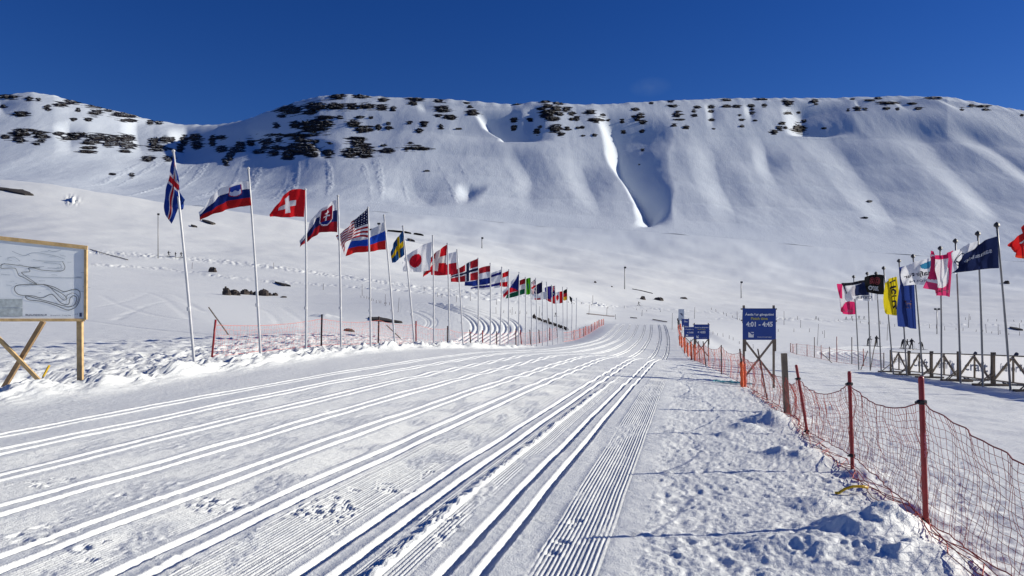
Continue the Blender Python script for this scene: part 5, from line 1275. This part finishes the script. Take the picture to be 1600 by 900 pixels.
# ------------------------------------------------------------------ boulders and bare patches
def rockmesh(w, d, h, seed, flat=False):
    rs = np.random.RandomState(seed); mb = MB(); nu, nv = 14, 7
    vs = []
    for j in range(nv + 1):
        ph = j / nv * math.pi / 2
        for i in range(nu):
            th = i / nu * 2 * math.pi; n = 1 + .35 * float(fbm(np.array([math.cos(th) * 1.3 + seed]), np.array([math.sin(th) * 1.3 + ph]), 3)[0])
            vs.append((w / 2 * math.cos(th) * math.cos(ph) ** .7 * n, d / 2 * math.sin(th) * math.cos(ph) ** .7 * n, h * math.sin(ph) * (n if not flat else 1) - (.25 * h if j == 0 else 0)))
    fs = [(j * nu + i, j * nu + (i + 1) % nu, (j + 1) * nu + (i + 1) % nu, (j + 1) * nu + i) for j in range(nv) for i in range(nu)]
    mb.add(vs, fs); return mb
def boulder(label, u, vb, wpx, hpx, seed, m=M_boulder, name='boulder', cat='boulder', dk=.7, ymin=60, ymax=700, group=None, skew=0):
    p = hit(u, vb, ymin, ymax); w = wpx / F * p.y; h = hpx / F * p.y
    o = rockmesh(w, w * dk, h, seed).build(name, m); o.data.materials[0] = m; o.location = p; o.rotation_euler = (0, skew, 0); tag(o, label, cat, group)
bg2 = 'dark boulders in the snow behind the second flagpole'
for i, (u, vb, w, h, lb) in enumerate([(354,461,13,11,'tall dark boulder at the left end of the row'),(366,461,20,7,'long low dark boulder second in the row'),(382,460,14,7,'reddish dark boulder third in the row'),(392,460,8,5,'small dark boulder left of the second flagpole'),(400,461,10,5,'small dark boulder touching the second flagpole'),(412,462,18,9,'big dark boulder right of the second flagpole'),(421,462,9,4,'low brown boulder near the right end of the row'),(430,462,9,4,'small boulder at the right end of the row'),(443,465,10,2,'thin flat stone past the end of the boulder row')]):
    boulder(lb, u, vb, w, h, i + 1, group=bg2)
boulder('small dark peaked boulder on the open slope above the boulder row', 332, 425, 12, 7, 30)
boulder('dark boulder on the right edge snow slope', 1573, 443, 9, 4, 31, ymin=200, ymax=900)
boulder('dark boulder pile in the middle snowfield, left', 1004, 468, 9, 5, 32)
boulder('long dark boulder pile in the middle snowfield', 1029, 469, 16, 4, 33)
boulder('low dark boulder in the middle snowfield, right', 1068, 467, 11, 2.4, 34)
boulder('tiny dark stone above the far flags', 930, 442, 4, 2.5, 35); boulder('second tiny stone above the far flags', 956, 448.5, 3, 1.5, 36)
boulder('dark rubble heap behind the left net fence', 545, 518, 18, 4, 37, ymin=25, ymax=200)
for i in range(13):
    boulder('dark rubble lump %s along the track edge behind the far flagpoles' % ['highest', 'second', 'third', 'fourth', 'fifth', 'sixth', 'seventh', 'eighth', 'ninth', 'tenth', 'eleventh', 'twelfth', 'lowest'][i], 835 + i * 4.2, 497.5 + i * 1.55, 5.5, 3.0 + (3 if i in (0, 5) else 0) + i * .12, 60 + i, ymin=60, ymax=150, group='rubble lumps along the track edge')
def patch(label, pts, seed, ymin=60, ymax=700):
    """thin sheet of bare ground showing through the snow, on its own lumpy relief"""
    P = [hit(u, v, ymin, ymax) for u, v in pts]; a = P[0]; mb = MB()
    cen = sum(P, Vector()) / len(P); ring = []; n = len(P)
    for i in range(n):
        for t in (0, .34, .67):
            q = P[i].lerp(P[(i + 1) % n], t); q = q + (q - cen) * .10 * math.sin(7.1 * i + 5 * t + seed); ring.append(q)
    def zz(q, o): q = q.copy(); q.z = float(terrain(np.array([q.x]), np.array([q.y]))[0]) + o * q.y / 150; return q - a
    vs = [zz(q, -.15) for q in ring] + [zz(cen.lerp(q, .93), .3) for q in ring] + [zz(cen.lerp(q, .5), .4) for q in ring] + [zz(cen, .4)]
    m = len(ring); fs = [(k_ * m + i, k_ * m + (i + 1) % m, (k_ + 1) * m + (i + 1) % m, (k_ + 1) * m + i) for k_ in (0, 1) for i in range(m)] + [(2 * m + i, 2 * m + (i + 1) % m, 3 * m) for i in range(m)]
    mb.add(vs, fs); o = mb.build('bare_patch', M_bare); o.location = a; tag(o, label, 'bare ground')
patch('long dark strip of bare ground on the hill at the left edge', [(0,294.5),(18,297),(36,298),(50,303),(54,307),(30,304),(8,299),(-8,297)], 1)
patch('thin dark bare strip on the hill beside the tricolour', [(316,345),(326,347),(338,351),(330,351),(318,347)], 2)
patch('small thin bare strip left of the tricolour tip', [(298,353),(309,356),(300,355)], 3)
patch('long dark bare strip behind the yellow cross flag', [(604,352),(625,355),(640,361),(643,365),(628,361),(606,356)], 4)
patch('bare strip right of the yellow cross flag', [(645,361),(658,364),(662,367),(650,364)], 5)
patch('short bare strip behind the tricolour and the disc flag', [(636,374),(644,376),(648,378),(640,377)], 6)
patch('short bare strip above the stars and stripes', [(577,349),(590,350),(592,353),(580,352)], 7)
patch('dark bare strip above the boulder line', [(430,442),(442,445),(455,448),(440,447)], 8)
patch('dark muddy patch behind the bent flagpoles', [(575,497),(592,497),(612,501),(633,505),(618,505),(600,503),(580,501)], 9, 40, 200)
patch('narrow bare strip on the slope at the right edge', [(1576,512),(1590,514),(1600,517),(1588,516)], 10)

# ------------------------------------------------------------------ small things near the camera
p = hit(1330, 772, 4, 12)
hose = MB(); arc = [(1305,776),(1311,770),(1320,764),(1333,760),(1346,760),(1356,762)]; A_ = []
for (u, v) in arc: q = PX(u, v, p.y); A_.append(q)
off = [gz(q.x, q.y) for q in A_]; dz = max(off[0] - A_[0].z, off[-1] - A_[-1].z) + .01
hose.tube([Vector((q.x, q.y, max(q.z, gz(q.x, q.y) + .012))) - p for q in A_], .013, 8)
o = hose.build('yellow_hose', M_yhose, smooth=True); o.location = p; tag(o, 'short bent length of yellow plastic hose lying in the trodden snow', 'hose')
p = hit(1145, 600, 12, 40); mb = MB(); rs3 = random.Random(4)
for i in range(7):
    pts = []; x0 = rs3.uniform(-.55, -.2); 
    for k_ in range(9):
        x = x0 + k_ * .11; y = rs3.uniform(-.07, .07) + .04 * i; pts.append(Vector((x, y, gz(p.x + x, p.y + y) + .03 - p.z + rs3.uniform(0, .04))))
    mb.tube(pts, .014, 5)
o = mb.build('discarded_netting', M_teal); o.location = p; tag(o, 'crumpled teal netting lying beside the orange post', 'netting')
# leaning sticks behind the left net fence
for i, (ua, va, ub, vb_, Y, lb) in enumerate([(326,480,357,523,26,'thin stick leaning over the left net fence, nearest'),(604,508,626,529,36,'thin stick leaning behind the bent flagpoles'),(1356,548,1345,578,47,'thin stick leaning between the far right flagpoles'),(1368,532,1360,578,48,'long thin stick propped against the far right flagpoles'),(1283,551,1303,570,60,'thin stick leaning in the low pink fence')]):
    b = PX(ub, vb_, Y); t = PX(ua, va, Y); mb = MB(); mb.tube([Vector((0, 0, 0)), t - b], .018 + .0002 * Y, 5); o = mb.build('leaning_stick', M_wood_d); o.location = b; tag(o, lb, 'stick')
for (u, v, du) in [(706, 519, 40), (246, 557, 20)]:
    pass
